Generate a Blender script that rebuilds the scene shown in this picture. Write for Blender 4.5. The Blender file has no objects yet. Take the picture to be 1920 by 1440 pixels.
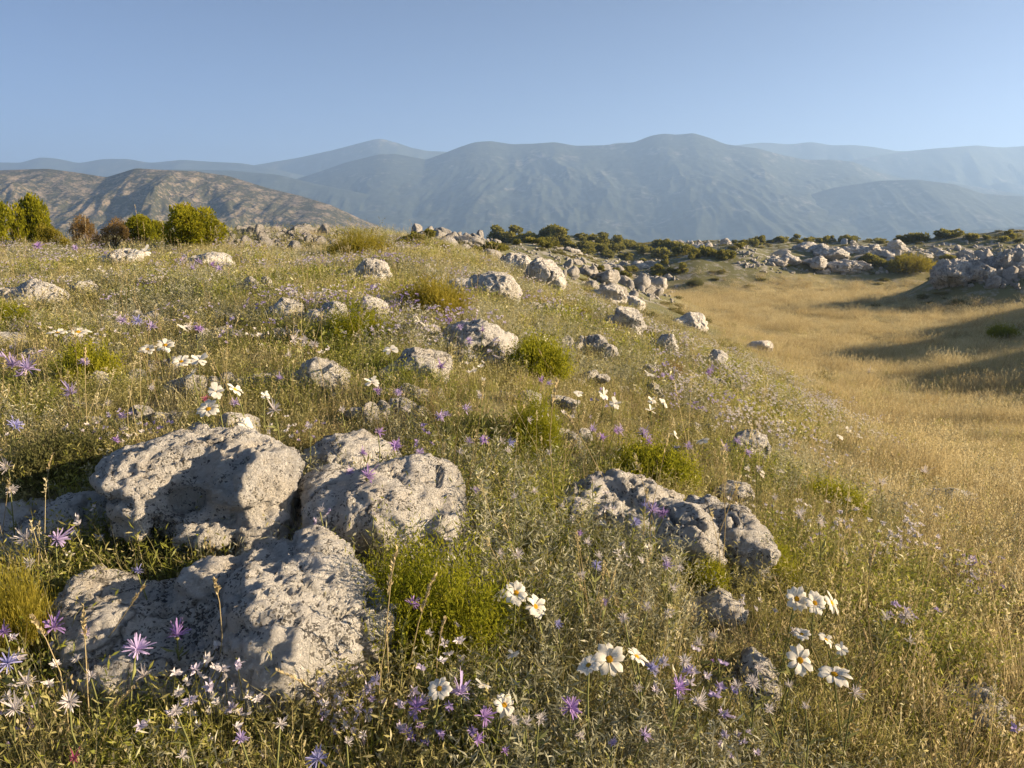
import bpy, bmesh, math, random
import numpy as np
from mathutils import Vector, Matrix, Euler

random.seed(11)
RNG = np.random.default_rng(11)
SC = bpy.context.scene
COL = SC.collection
R = math.radians

# ------------------------------------------------------------------ camera
PITCH = 12.4
FOC = 1450.0                     # focal length in pixels of a 1920 wide frame
S = 0.75                         # scale of the near terrain
EYE = 1.45 * S
cam_d = bpy.data.cameras.new('camera')
cam = bpy.data.objects.new('camera', cam_d)
COL.objects.link(cam)
cam_d.sensor_width = 36.0
cam_d.lens = 36.0 * FOC / 1920.0
cam_d.clip_start = 0.05
cam_d.clip_end = 60000
cam.location = (0, 0, EYE)
cam.rotation_euler = (R(90 - PITCH), 0, 0)
SC.camera = cam

# ------------------------------------------------------------------ light
SUN_EL, SUN_AZ = 16.5, 92.0      # azimuth clockwise from +Y (the view direction)
world = bpy.data.worlds.new('World')
SC.world = world
world.use_nodes = True
wn = world.node_tree
wn.nodes.clear()
wo = wn.nodes.new('ShaderNodeOutputWorld')
bg = wn.nodes.new('ShaderNodeBackground')
sky = wn.nodes.new('ShaderNodeTexSky')
sky.sky_type = 'NISHITA'
sky.sun_disc = False
sky.sun_elevation = R(SUN_EL)
sky.sun_rotation = R(SUN_AZ)
sky.altitude = 1500
sky.air_density = 0.45
sky.dust_density = 3.5
sky.ozone_density = 1.8
bg.inputs['Strength'].default_value = 0.05
wn.links.new(sky.outputs[0], bg.inputs[0])
wn.links.new(bg.outputs[0], wo.inputs[0])

sun_d = bpy.data.lights.new('sun', 'SUN')
sun_d.energy = 5.0
sun_d.angle = R(0.55)
sun_d.color = (1.0, 0.77, 0.50)
sun = bpy.data.objects.new('sun', sun_d)
COL.objects.link(sun)
sdir = Vector((math.sin(R(SUN_AZ)) * math.cos(R(SUN_EL)), math.cos(R(SUN_AZ)) * math.cos(R(SUN_EL)), math.sin(R(SUN_EL))))
sun.rotation_euler = (-sdir).to_track_quat('-Z', 'Y').to_euler()
sun.location = sdir * 50

SC.view_settings.view_transform = 'Standard'
SC.view_settings.look = 'None'
SC.view_settings.exposure = 1.85
SC.view_settings.gamma = 1.0
SC.view_settings.use_curve_mapping = False
SC.render.engine = 'CYCLES'
cy = SC.cycles
cy.max_bounces = 6
cy.diffuse_bounces = 3
cy.glossy_bounces = 2
cy.transmission_bounces = 4
cy.transparent_max_bounces = 4
cy.volume_bounces = 1
cy.use_denoising = True
try:
    cy.denoiser = 'OPENIMAGEDENOISE'
except Exception:
    pass
cy.caustics_reflective = False
cy.caustics_refractive = False

# ------------------------------------------------------------------ noise
_G = np.random.default_rng(5).normal(size=(256, 3))
_G /= np.linalg.norm(_G, axis=1)[:, None]
_P = np.random.default_rng(6).permutation(256)

def perlin(p, seed=0):
    """gradient noise at points p (n,3), about -1..1"""
    p = np.asarray(p, float) + seed * 17.31
    i = np.floor(p).astype(np.int64)
    f = p - i
    u = f * f * f * (f * (f * 6 - 15) + 10)
    out = 0
    for dx in (0, 1):
        wx = u[:, 0] if dx else 1 - u[:, 0]
        for dy in (0, 1):
            wy = u[:, 1] if dy else 1 - u[:, 1]
            for dz in (0, 1):
                wz = u[:, 2] if dz else 1 - u[:, 2]
                h = _P[(_P[(_P[(i[:, 0] + dx) & 255] + i[:, 1] + dy) & 255] + i[:, 2] + dz) & 255]
                g = _G[h]
                d = g[:, 0] * (f[:, 0] - dx) + g[:, 1] * (f[:, 1] - dy) + g[:, 2] * (f[:, 2] - dz)
                out = out + wx * wy * wz * d
    return out * 1.5

def fbm(p, octv=4, lac=2.1, gain=0.5, seed=0):
    p = np.asarray(p, float)
    o, a = 0, 1.0
    for k in range(octv):
        o = o + a * perlin(p, seed + k)
        p = p * lac
        a *= gain
    return o

def ridged(p, octv=4, lac=2.1, gain=0.5, seed=0):
    p = np.asarray(p, float)
    o, a = 0, 1.0
    for k in range(octv):
        o = o + a * (1 - 2 * np.abs(perlin(p, seed + k)))
        p = p * lac
        a *= gain
    return o

def xy0(x, y, s=1.0):
    return np.stack([np.ravel(x) * s, np.ravel(y) * s, np.zeros(np.size(x))], 1)

def sst(a, b, x):
    t = np.clip((x - a) / (b - a), 0, 1)
    return t * t * (3 - 2 * t)

# ------------------------------------------------------------------ terrain height
_u = np.linspace(math.log(0.5), math.log(40000), 4000)
def _table(ys, vs):
    v = np.interp(_u, np.log(np.array(ys) * S + 0.5), vs)
    k = np.exp(-0.5 * (np.arange(-150, 151) / 45.0) ** 2)
    k /= k.sum()
    return np.convolve(np.pad(v, 150, mode='edge'), k, 'valid')
_ZL = _table([0, 2, 3, 5, 10, 20, 30, 50, 100, 160, 220, 320, 700, 1600],
             [.0, .17, .27, .40, .45, .42, .15, -.50, -2.4, -5.0, -7.5, -15, -60, -110])
_ZM = _table([0, 3, 6, 10, 20, 40, 80, 120, 200, 260, 400, 800, 1600],
             [0, -.10, -.55, -1.25, -2.55, -4.05, -5.75, -6.8, -8.2, -9.5, -20, -70, -110])
_XB = _table([0, 3.3, 6, 10, 29, 75, 110, 200, 1600], [1.2, 1.9, 2.9, 4.6, 9.6, 15.5, 19, 25, 40])

# mounds: x, y, rx, ry, height, flatness  (before scaling by S)
MOUNDS = [
    (54, 122, 27, 16, 5.4, 1.6),      # rocky hill right of the valley
    (90, 125, 22, 18, 5.8, 1.6),
    (60, 178, 75, 20, 5.8, 1.6),      # long rise behind it
    (49, 72, 11, 9, 4.7, 1.8),        # near rocky outcrop at the right
    (27, 112, 11, 10, 3.6, 1.4),      # mound left of the valley end
    (47, 40, 13, 16, 5.9, 1.4),       # rise beyond the right edge of the frame
    (27.5, 19.5, 9, 10, 4.2, 1.3),
    (40, 30, 9, 8, 3.6, 1.3),
    (-7.2, 25, 4.2, 5, .62, 1.3),         # crest with the rock field
    (-3, 50, 5, 6, 1.25, 1.3),
    (6, 75, 9, 12, 1.1, 1.3),
]

def height(x, y):
    x = np.asarray(x, float)
    y = np.asarray(y, float)
    sh = x.shape
    x = x.ravel(); y = y.ravel()
    # far away the same drop applies in every direction
    r = np.hypot(x, y)
    yy = np.where(y > 0, np.maximum(y, 0), 0)
    yy = np.maximum(yy, np.maximum(0, r - 75 * S) * sst(60, 260, r))
    yy = np.where(y < 0, np.maximum(yy, 0), yy)
    u = np.log(yy + 0.5)
    zl = np.interp(u, _u, _ZL)
    zm = np.interp(u, _u, _ZM)
    xb = np.interp(u, _u, _XB) * S
    w = np.interp(yy / S, [0, 4, 10, 20, 45, 70, 100, 200], [1.7, 2.8, 6, 11.6, 20, 17, 15, 14]) * S
    m = sst(-w, 0.25 * w, x - xb + 0.06 * w * perlin(xy0(x, y, .35), 3))
    z = zl * (1 - m) + zm * m
    for (mx, my, rx, ry, h, fl) in MOUNDS:
        q = ((x / S - mx) / rx) ** 2 + ((y / S - my) / ry) ** 2
        z = z + h * S * np.exp(-q ** fl * 0.9) * (1 + 0.14 * perlin(xy0(x, y, .22), int(mx) % 50))
    near = 1 - sst(200, 500, r)
    rough = (0.35 + 0.65 * (1 - m)) * near
    z = z + rough * S * (0.13 * perlin(xy0(x, y, .45), 1) * sst(.5, 6, r) + 0.045 * perlin(xy0(x, y, 1.5), 2))
    z = z + near * 0.25 * sst(15, 50, r) * fbm(xy0(x, y, .11), 3, seed=8)
    z = z + sst(300, 900, r) * 14 * fbm(xy0(x, y, .004), 4, seed=21)
    return (z).reshape(sh)

_RAD = [0.3]
while _RAD[-1] < 260:
    _RAD.append(_RAD[-1] * 1.021 + .004)
while _RAD[-1] < 9000:
    _RAD.append(_RAD[-1] * 1.06)
_RAD = np.array(_RAD)
_ANG = np.radians(np.concatenate([np.linspace(-52, 56, 520), np.linspace(56, 308, 90)[1:-1]]))
_GX = _RAD[:, None] * np.sin(_ANG)[None, :]
_GY = _RAD[:, None] * np.cos(_ANG)[None, :]
_GZ = height(_GX, _GY)

def hfast(x, y):
    """height of the ground mesh itself"""
    x = np.asarray(x, float); y = np.asarray(y, float)
    r = np.clip(np.hypot(x, y), _RAD[0], _RAD[-1] * .999)
    a = np.mod(np.arctan2(x, y) - _ANG[0], 2 * np.pi) + _ANG[0]
    i = np.clip(np.searchsorted(_RAD, r, 'right') - 1, 0, len(_RAD) - 2)
    j = np.clip(np.searchsorted(_ANG, a, 'right') - 1, 0, len(_ANG) - 2)
    fr = (r - _RAD[i]) / (_RAD[i + 1] - _RAD[i])
    fa = np.clip((a - _ANG[j]) / (_ANG[j + 1] - _ANG[j]), 0, 1)
    return (_GZ[i, j] * (1 - fr) + _GZ[i + 1, j] * fr) * (1 - fa) + (_GZ[i, j + 1] * (1 - fr) + _GZ[i + 1, j + 1] * fr) * fa

def meadow(x, y):
    """1 on the dry grass of the valley floor, 0 on the herb slope"""
    x = np.asarray(x, float); y = np.asarray(y, float)
    u = np.log(np.maximum(y, 0) + 0.5)
    xb = np.interp(u, _u, _XB) * S
    w = (1.0 + 0.10 * np.minimum(y / S, 110)) * S
    n = perlin(xy0(x, y, .9), 4).reshape(x.shape)
    m = sst(-0.5, 0.6, (x - xb) / w + 0.45 * n)
    for (mx, my, rx, ry, h, fl) in MOUNDS[:5]:
        q = ((x / S - mx) / rx) ** 2 + ((y / S - my) / ry) ** 2
        m = m * (1 - np.exp(-(q * .72) ** 3))
    return m

CP, SP = math.cos(R(PITCH)), math.sin(R(PITCH))
def ray(px, py):
    """direction (scaled to y = 1) seen at a pixel of the 1920x1440 picture"""
    a = (px - 960) / FOC
    b = (720 - py) / FOC
    d = np.array([a, CP + b * SP, -SP + b * CP])
    return d / d[1]

def ground_at(px, py, lift=0.0):
    """point where the sight line of a pixel comes down to `lift` above the ground"""
    d = ray(px, py)
    ys = np.exp(np.linspace(math.log(0.7), math.log(260), 900))
    f = EYE + d[2] * ys - hfast(d[0] * ys, ys) - lift
    k = np.argmax(f < 0)
    if not (f < 0).any():
        k = len(ys) - 1
    lo, hi = ys[max(k - 1, 0)], ys[k]
    for _ in range(18):
        mid = (lo + hi) / 2
        if EYE + d[2] * mid - float(hfast(np.array([d[0] * mid]), np.array([mid]))[0]) - lift > 0:
            lo = mid
        else:
            hi = mid
    return np.array([d[0] * lo, lo, EYE + d[2] * lo])

def zat(x, y):
    return float(hfast(np.array([x]), np.array([y]))[0])

# ------------------------------------------------------------------ object helpers
def mesh_np(name, v, f, mat=None, smooth=False):
    """mesh from numpy vertices and faces (faces: (n,3) or (n,4) array, or a list of such)"""
    me = bpy.data.meshes.new(name)
    fl = f if isinstance(f, list) else [f]
    fl = [np.asarray(a, np.int32) for a in fl if len(a)]
    v = np.asarray(v, np.float32)
    me.vertices.add(len(v))
    me.vertices.foreach_set('co', v.ravel())
    nl = sum(a.size for a in fl)
    me.loops.add(nl)
    me.loops.foreach_set('vertex_index', np.concatenate([a.ravel() for a in fl]))
    tot = np.concatenate([np.full(len(a), a.shape[1], np.int32) for a in fl])
    me.polygons.add(len(tot))
    me.polygons.foreach_set('loop_start', np.concatenate([[0], np.cumsum(tot)[:-1]]).astype(np.int32))
    me.polygons.foreach_set('loop_total', tot)
    if smooth:
        me.polygons.foreach_set('use_smooth', np.ones(len(tot), bool))
    me.update(calc_edges=True)
    me.validate()
    if mat is not None:
        me.materials.append(mat)
    return me

def fattr(me, name, vals):
    a = me.attributes.new(name, 'FLOAT', 'POINT')
    a.data.foreach_set('value', np.asarray(vals, np.float32).ravel())

def obj(name, me, parent=None, loc=None):
    o = bpy.data.objects.new(name, me)
    COL.objects.link(o)
    if parent is not None:
        o.parent = parent
    if loc is not None:
        o.location = loc
    return o

def tag(o, label=None, cat=None, group=None, kind=None):
    if label: o['label'] = label
    if cat: o['category'] = cat
    if group: o['group'] = group
    if kind: o['kind'] = kind
    return o

class NT:
    """small helper to write material node trees"""
    def __init__(self, name):
        self.m = bpy.data.materials.new(name)
        self.m.use_nodes = True
        self.t = self.m.node_tree
        self.t.nodes.clear()
        self.out = self.t.nodes.new('ShaderNodeOutputMaterial')
    def n(self, typ, **kw):
        nd = self.t.nodes.new('ShaderNode' + typ)
        for k, v in kw.items():
            if k.startswith('i_'):
                key = k[2:]
                key = int(key) if key.isdigit() else key
                nd.inputs[key].default_value = v
            else:
                setattr(nd, k, v)
        return nd
    def l(self, a, b):
        self.t.links.new(a, b)
    def noise(self, vec, scale, detail=4, rough=.55, dist=0):
        nd = self.n('TexNoise')
        nd.inputs['Scale'].default_value = scale
        nd.inputs['Detail'].default_value = detail
        nd.inputs['Roughness'].default_value = rough
        nd.inputs['Distortion'].default_value = dist
        if vec is not None:
            self.l(vec, nd.inputs['Vector'])
        return nd.outputs['Fac']
    def ramp(self, fac, stops):
        nd = self.n('ValToRGB')
        el = nd.color_ramp.elements
        while len(el) < len(stops):
            el.new(0.5)
        for e, (p, c) in zip(el, stops):
            e.position = p
            e.color = (c, c, c, 1) if isinstance(c, (int, float)) else (*c, 1)
        self.l(fac, nd.inputs['Fac'])
        return nd.outputs['Color']
    def mix(self, fac, a, b, mode='MIX'):
        nd = self.n('MixRGB', blend_type=mode)
        for s, v in ((0, fac), (1, a), (2, b)):
            if isinstance(v, (int, float)):
                nd.inputs[s].default_value = v if s == 0 else (v, v, v, 1)
            elif isinstance(v, tuple):
                nd.inputs[s].default_value = (*v, 1)
            else:
                self.l(v, nd.inputs[s])
        return nd.outputs[0]
    def math(self, op, a, b=0.0, clamp=False):
        nd = self.n('Math', operation=op, use_clamp=clamp)
        for s, v in ((0, a), (1, b)):
            if isinstance(v, (int, float)):
                nd.inputs[s].default_value = v
            else:
                self.l(v, nd.inputs[s])
        return nd.outputs[0]
    def attr(self, name, typ='GEOMETRY'):
        return self.n('Attribute', attribute_name=name, attribute_type=typ).outputs['Fac']
    def coord(self, which='Object'):
        return self.n('TexCoord').outputs[which]
    def pos(self):
        return self.n('NewGeometry').outputs['Position']
    def diffuse(self, col, bump=None, dist=.01, strength=1.0, rough=.95, spec=.15):
        b = self.n('BsdfPrincipled')
        b.inputs['Roughness'].default_value = rough
        b.inputs['Specular IOR Level'].default_value = spec
        if isinstance(col, tuple):
            b.inputs['Base Color'].default_value = (*col, 1)
        else:
            self.l(col, b.inputs['Base Color'])
        if bump is not None:
            bm = self.n('Bump')
            bm.inputs['Distance'].default_value = dist
            bm.inputs['Strength'].default_value = strength
            self.l(bump, bm.inputs['Height'])
            self.l(bm.outputs[0], b.inputs['Normal'])
        self.l(b.outputs[0], self.out.inputs[0])
        return self.m

# ------------------------------------------------------------------ ground
def ground_material():
    t = NT('ground_soil')
    p = t.pos()
    mead = t.attr('meadow')
    n1 = t.noise(p, .9, 6)
    n2 = t.noise(p, 9, 5)
    n3 = t.noise(p, 70, 3)
    n4 = t.noise(p, .22, 4)
    soil = t.ramp(n2, [(.25, (.09, .08, .045)), (.55, (.17, .145, .085)), (.8, (.26, .22, .14))])
    herb = t.ramp(n1, [(.3, (.10, .105, .042)), (.55, (.17, .16, .07)), (.8, (.27, .24, .12))])
    slope = t.mix(t.ramp(n3, [(.4, 0.), (.6, 1.)]), soil, herb)
    strawa = t.ramp(n2, [(.25, (.30, .235, .11)), (.6, (.46, .38, .19)), (.85, (.56, .48, .26))])
    strawb = t.ramp(n3, [(.2, (.32, .26, .125)), (.7, (.50, .42, .215))])
    straw = t.mix(.5, strawa, strawb)
    green = t.ramp(n4, [(.46, 0.), (.62, .7)])
    straw = t.mix(green, straw, (.22, .20, .075))
    col = t.mix(mead, slope, straw)
    rocky = t.mix(t.ramp(t.noise(p, 1.1, 8, .65), [(.50, 0.), (.60, 1.)]), (.135, .135, .06), (.30, .285, .25))
    col = t.mix(t.math('MULTIPLY', t.attr('rocky'), t.math('SUBTRACT', 1.0, mead)), col, rocky)
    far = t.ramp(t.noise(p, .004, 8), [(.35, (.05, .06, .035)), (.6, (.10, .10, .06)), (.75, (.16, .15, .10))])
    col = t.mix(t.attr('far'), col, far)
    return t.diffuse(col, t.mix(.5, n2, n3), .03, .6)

def build_ground():
    X, Y, Z = _GX, _GY, _GZ
    n, m = X.shape
    v = np.stack([X.ravel(), Y.ravel(), Z.ravel()], 1)
    i = np.arange(n - 1)[:, None] * m + np.arange(m)[None, :]
    j = np.arange(n - 1)[:, None] * m + (np.arange(m)[None, :] + 1) % m
    f = np.stack([i, j, j + m, i + m], -1).reshape(-1, 4)[:, ::-1]
    c = len(v)
    v = np.vstack([v, [[0, 0, zat(0, 0)]]])
    tri = np.stack([np.arange(m), (np.arange(m) + 1) % m, np.full(m, c)], 1)
    me = mesh_np('ground', v, [f, tri], ground_material(), True)
    fattr(me, 'meadow', meadow(v[:, 0], v[:, 1]))
    fattr(me, 'rocky', sst(16, 32, v[:, 1]))
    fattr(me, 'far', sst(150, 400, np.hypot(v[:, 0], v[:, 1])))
    o = obj('ground', me)
    tag(o, kind='structure')
    return o

# ------------------------------------------------------------------ mountains
def mountain_material(name, rock, scrub, scale, bias, bumpd):
    t = NT(name)
    p = t.pos()
    a = t.noise(p, scale, 8, .62)
    b = t.noise(p, scale * 5, 6, .6)
    mixv = t.math('ADD', t.math('MULTIPLY', a, .55), t.math('MULTIPLY', b, .45))
    fac = t.ramp(mixv, [(bias - .05, 0.), (bias + .05, 1.)])
    sc = t.ramp(b, [(.3, tuple(c * .6 for c in scrub)), (.7, tuple(c * 1.4 for c in scrub))])
    rk = t.ramp(t.noise(p, scale * 9, 5), [(.3, tuple(c * .7 for c in rock)), (.7, tuple(c * 1.2 for c in rock))])
    return t.diffuse(t.mix(fac, sc, rk), b, bumpd, .7)

def mountain(name, pts, D, depth, mat, base=-112, nx=260, ny=44, rough=.12, seed=0, wave=None, skew=.35):
    """a range whose crest runs through the given picture points at distance D; depth = reach of its slopes to the front and the back"""
    pts = sorted(pts)
    px = np.array([q[0] for q in pts], float); py = np.array([q[1] for q in pts], float)
    u = np.linspace(px[0], px[-1], nx)
    row = np.interp(u, px, py)
    k = np.exp(-0.5 * (np.arange(-4, 5) / 1.6) ** 2); k /= k.sum()
    row = np.convolve(np.pad(row, 4, mode='edge'), k, 'valid')
    cx = np.empty(nx); cz = np.empty(nx)
    for i in range(nx):
        d = ray(u[i], row[i])
        cx[i] = d[0] * D; cz[i] = EYE + d[2] * D
    wave = wave or D * .05
    cyy = D + wave * perlin(np.stack([cx / (D * .16), np.full(nx, 3.3), np.zeros(nx)], 1), seed)
    s = cyy / D
    cx = cx * s; cz = (cz - EYE) * s + EYE
    v = np.linspace(-1, 1, ny)
    v = np.sign(v) * np.abs(v) ** 1.25
    V, CX = np.meshgrid(v, cx, indexing='ij')
    CZ = np.broadcast_to(cz, V.shape); CY = np.broadcast_to(cyy, V.shape)
    Y = CY + V * depth
    X = CX * (1 + V * depth / D * .35)
    prof = 1 - np.abs(V)
    prof = prof * (1 - skew) + skew * prof ** 2.2
    rel = CZ - base
    q = np.stack([X.ravel() / (depth * .33), Y.ravel() / (depth * .8), np.zeros(X.size)], 1)
    g = ridged(q + .35 * np.stack([fbm(q * .7, 2, seed=seed + 3), fbm(q * .7, 2, seed=seed + 5), 0 * q[:, 0]], 1), 7, gain=.56, seed=seed + 9).reshape(X.shape)
    amp = rough * rel * np.minimum(1, np.abs(V) * 3.2) * np.minimum(1, (1 - np.abs(V)) * 4)
    Z = base + rel * prof + amp * (g - .5)
    Z[0] -= 40; Z[-1] -= 40
    n, m = X.shape
    vv = np.stack([X.ravel(), Y.ravel(), Z.ravel()], 1)
    i = np.arange(n - 1)[:, None] * m + np.arange(m - 1)[None, :]
    f = np.stack([i, i + 1, i + m + 1, i + m], -1).reshape(-1, 4)
    o = obj(name, mesh_np(name, vv, f, mat, True))
    tag(o, kind='structure')
    return o

def build_mountains():
    far = mountain_material('far_mountain', (.20, .18, .15), (.045, .055, .035), .0035, .62, 8)
    main = mountain_material('main_mountain', (.18, .17, .15), (.04, .05, .034), .009, .60, 3)
    near = mountain_material('scrub_hill', (.24, .195, .14), (.052, .052, .027), .05, .535, 1.5)
    mountain('hill', [(-520, 360), (-300, 325), (-120, 318), (0, 319), (90, 316), (150, 324), (200, 332), (255, 315), (300, 318), (370, 321), (430, 330),
             (500, 352), (560, 366), (620, 384), (680, 412), (730, 430), (800, 462), (900, 490)], 1100, 420, near, base=-95, nx=520, ny=140, rough=.12, seed=3, wave=70, skew=.1)
    mountain('distant_ridge', [(-500, 320), (-200, 300), (0, 303), (40, 304), (75, 293), (110, 296), (150, 305), (190, 297), (240, 296), (280, 304), (340, 298),
             (400, 302), (450, 304), (500, 312), (560, 325), (640, 345), (760, 380)], 4000, 900, far, seed=8, rough=.07)
    mountain('foothill', [(150, 345), (230, 322), (330, 316), (430, 318), (520, 326), (600, 345), (700, 365)], 2700, 600, far, seed=12, rough=.08)
    mountain('distant_peak', [(380, 330), (480, 308), (560, 294), (620, 281), (660, 270), (700, 260), (715, 258), (745, 266), (770, 275), (800, 281), (850, 284), (950, 300), (1100, 340)],
             4200, 900, far, seed=16, rough=.08)
    mountain('mountain', [(330, 430), (420, 395), (500, 352), (580, 328), (650, 304), (710, 289), (740, 288), (800, 299), (830, 288), (860, 276), (890, 266), (920, 264),
             (960, 270), (1000, 269), (1040, 266), (1080, 273), (1130, 272), (1190, 266), (1220, 254), (1245, 250), (1270, 252), (1300, 249), (1330, 258), (1360, 270),
             (1420, 278), (1470, 291), (1510, 299), (1560, 299), (1600, 303), (1640, 320), (1690, 334), (1800, 345), (1920, 365), (2100, 392), (2300, 425)],
             3050, 1100, main, nx=760, ny=150, seed=21, rough=.06)
    mountain('mountain', [(1300, 430), (1450, 385), (1560, 352), (1650, 338), (1720, 336), (1790, 345), (1840, 362), (1920, 368), (2100, 380), (2400, 400)],
             2450, 600, main, nx=420, ny=90, seed=27, rough=.045)
    mountain('distant_ridge', [(1100, 290), (1150, 266), (1180, 265), (1230, 280), (1320, 290), (1370, 272), (1430, 265), (1480, 269), (1520, 264), (1560, 271), (1600, 270), (1640, 274), (1680, 282),
             (1730, 281), (1800, 292), (2000, 300), (2300, 320)], 4300, 800, far, seed=33, rough=.07)
    mountain('distant_ridge', [(1480, 330), (1580, 303), (1640, 291), (1700, 282), (1760, 276), (1830, 271), (1880, 275), (1930, 271), (2050, 262), (2200, 270), (2500, 300)],
             3900, 800, far, seed=38, rough=.08)
    mountain('foothill', [(1690, 350), (1760, 342), (1785, 337), (1810, 345), (1840, 350), (1870, 343), (1885, 340), (1910, 345), (1990, 352), (2100, 360)], 3450, 400, far, seed=42, rough=.06)
    mountain('foothill', [(1650, 452), (1760, 438), (1850, 428), (1920, 424), (2050, 420), (2300, 430)], 1700, 300, main, base=-105, seed=45, rough=.08)

# ------------------------------------------------------------------ haze
HAZE_DENSITY = 2.9e-4
HAZE_COLOR = (.365, .565, .91, 1)
HAZE_G = .25
def build_haze():
    m = bpy.data.materials.new('haze_air')
    m.use_nodes = True
    t = m.node_tree
    t.nodes.clear()
    out = t.nodes.new('ShaderNodeOutputMaterial')
    vol = t.nodes.new('ShaderNodeVolumePrincipled')
    vol.inputs['Color'].default_value = HAZE_COLOR
    vol.inputs['Density'].default_value = HAZE_DENSITY
    vol.inputs['Anisotropy'].default_value = HAZE_G
    t.links.new(vol.outputs[0], out.inputs['Volume'])
    a, b, zt = 9600, -200, 440
    v = [(sx * a, sy * a, z) for z in (b, zt) for sx, sy in ((-1, -1), (1, -1), (1, 1), (-1, 1))]
    f = np.array([(0, 3, 2, 1), (4, 5, 6, 7), (0, 1, 5, 4), (1, 2, 6, 5), (2, 3, 7, 6), (3, 0, 4, 7)])
    o = obj('haze', mesh_np('haze', np.array(v), f, m))
    tag(o, kind='stuff')

build_ground()
build_mountains()
build_haze()

# ------------------------------------------------------------------ rock
def rock_material(name, base, pale, dark, pit, ts):
    """weathered limestone: cream stone, grey crust, white lichen, black flecks gathered in zones"""
    t = NT(name)
    p = t.coord('Object')
    rnd = t.n('ObjectInfo').outputs['Random']
    off = t.n('VectorMath', operation='ADD')
    t.l(p, off.inputs[0])
    t.l(t.math('MULTIPLY', rnd, 37.0), off.inputs[1])
    p = off.outputs[0]
    big = t.noise(p, 4.5 * ts, 5, .6, .6)
    mid = t.noise(p, 22 * ts, 9, .72, .9)
    fine = t.noise(p, 95 * ts, 6, .75, .8)
    wob = t.n('VectorMath', operation='ADD')
    nz = t.n('TexNoise'); nz.inputs['Scale'].default_value = 60 * ts; nz.inputs['Detail'].default_value = 4
    t.l(p, nz.inputs['Vector'])
    sc3 = t.n('VectorMath', operation='SCALE'); sc3.inputs['Scale'].default_value = .022 / ts
    t.l(nz.outputs['Color'], sc3.inputs[0])
    t.l(p, wob.inputs[0]); t.l(sc3.outputs[0], wob.inputs[1])
    vo = t.n('TexVoronoi', feature='F1')
    vo.inputs['Scale'].default_value = 210 * ts
    t.l(wob.outputs[0], vo.inputs['Vector'])
    sep = t.n('SeparateColor')
    t.l(vo.outputs['Color'], sep.inputs[0])
    fleck = sep.outputs[0]
    col = t.ramp(big, [(.32, base), (.5, tuple((x + y) / 2 for x, y in zip(base, pale))), (.66, pale)])
    warm = t.ramp(t.noise(p, 7 * ts, 5, .6), [(.50, 0.), (.72, .4)])
    col = t.mix(warm, col, (base[0] * 1.0, base[1] * .86, base[2] * .66))
    crust = t.ramp(mid, [(.33, 1.), (.45, 0.)])
    col = t.mix(t.math('MULTIPLY', crust, .35), col, tuple(c * .48 for c in base))
    pat = t.math('MULTIPLY', t.ramp(t.noise(p, 34 * ts, 10, .78, .3), [(.50, 0.), (.585, 1.)]), t.ramp(t.noise(p, 5.5 * ts, 4, .6), [(.42, .15), (.60, 1.)]))
    col = t.mix(t.math('MULTIPLY', pat, .42), col, tuple(c * .36 for c in base))
    lich = t.ramp(fine, [(.52, 0.), (.62, .7)])
    col = t.mix(lich, col, pale)
    zone = t.ramp(t.noise(p, 8 * ts, 7, .72, .6), [(.38, .0), (.66, .52)])
    bl = t.ramp(t.math('ADD', t.math('MULTIPLY', fleck, .6), zone), [(.76, 0.), (.80, 1.)])
    flk = t.ramp(sep.outputs[1], [(.35, dark), (.75, tuple(c * 3.2 for c in dark))])
    col = t.mix(t.math('MULTIPLY', bl, pit), col, flk)
    vc = t.n('TexVoronoi', feature='DISTANCE_TO_EDGE')
    vc.inputs['Scale'].default_value = 6.0 * ts
    t.l(wob.outputs[0], vc.inputs['Vector'])
    sc3b = t.n('VectorMath', operation='SCALE'); sc3b.inputs['Scale'].default_value = .10 / ts
    nzb = t.n('TexNoise'); nzb.inputs['Scale'].default_value = 9 * ts; nzb.inputs['Detail'].default_value = 6
    t.l(p, nzb.inputs['Vector']); t.l(nzb.outputs['Color'], sc3b.inputs[0])
    wo2 = t.n('VectorMath', operation='ADD'); t.l(p, wo2.inputs[0]); t.l(sc3b.outputs[0], wo2.inputs[1])
    t.l(wo2.outputs[0], vc.inputs['Vector'])
    ck = t.math('MULTIPLY', t.ramp(vc.outputs['Distance'], [(.0, 1.), (.035, 0.)]), t.ramp(t.noise(p, 3.1 * ts, 3), [(.52, 0.), (.60, 1.)]))
    col = t.mix(t.math('MULTIPLY', ck, .8), col, (.09, .08, .065))
    bl = t.math('MAXIMUM', bl, ck)
    h = t.math('SUBTRACT', t.math('ADD', t.math('MULTIPLY', mid, 1.0), t.math('MULTIPLY', fine, .75)), t.math('MULTIPLY', bl, .22))
    return t.diffuse(col, h, .06 / ts, 1.0, .92, .12)

M_ROCK = rock_material('limestone', (.70, .67, .61), (.88, .855, .80), (.065, .06, .053), .85, 1.0)
M_ROCKF = rock_material('limestone_far', (.52, .50, .46), (.70, .67, .62), (.10, .095, .09), .7, .30)

_ICO = {}
def ico(k):
    if k not in _ICO:
        bm = bmesh.new()
        bmesh.ops.create_icosphere(bm, subdivisions=k, radius=1)
        v = np.array([q.co[:] for q in bm.verts])
        f = np.array([[q.index for q in p.verts] for p in bm.faces])
        bm.free()
        _ICO[k] = (v, f)
    return _ICO[k]

def cuts(v, n, rng, lo=.55, hi=.85, keep=.12):
    """flatten a unit shape against a few random planes, so that faces and edges appear"""
    for _ in range(n):
        d = rng.normal(size=3); d /= np.linalg.norm(d)
        c = rng.uniform(lo, hi)
        q = v @ d - c
        v = v - np.outer(np.maximum(q, 0) * (1 - keep), d)
    return v

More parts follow.
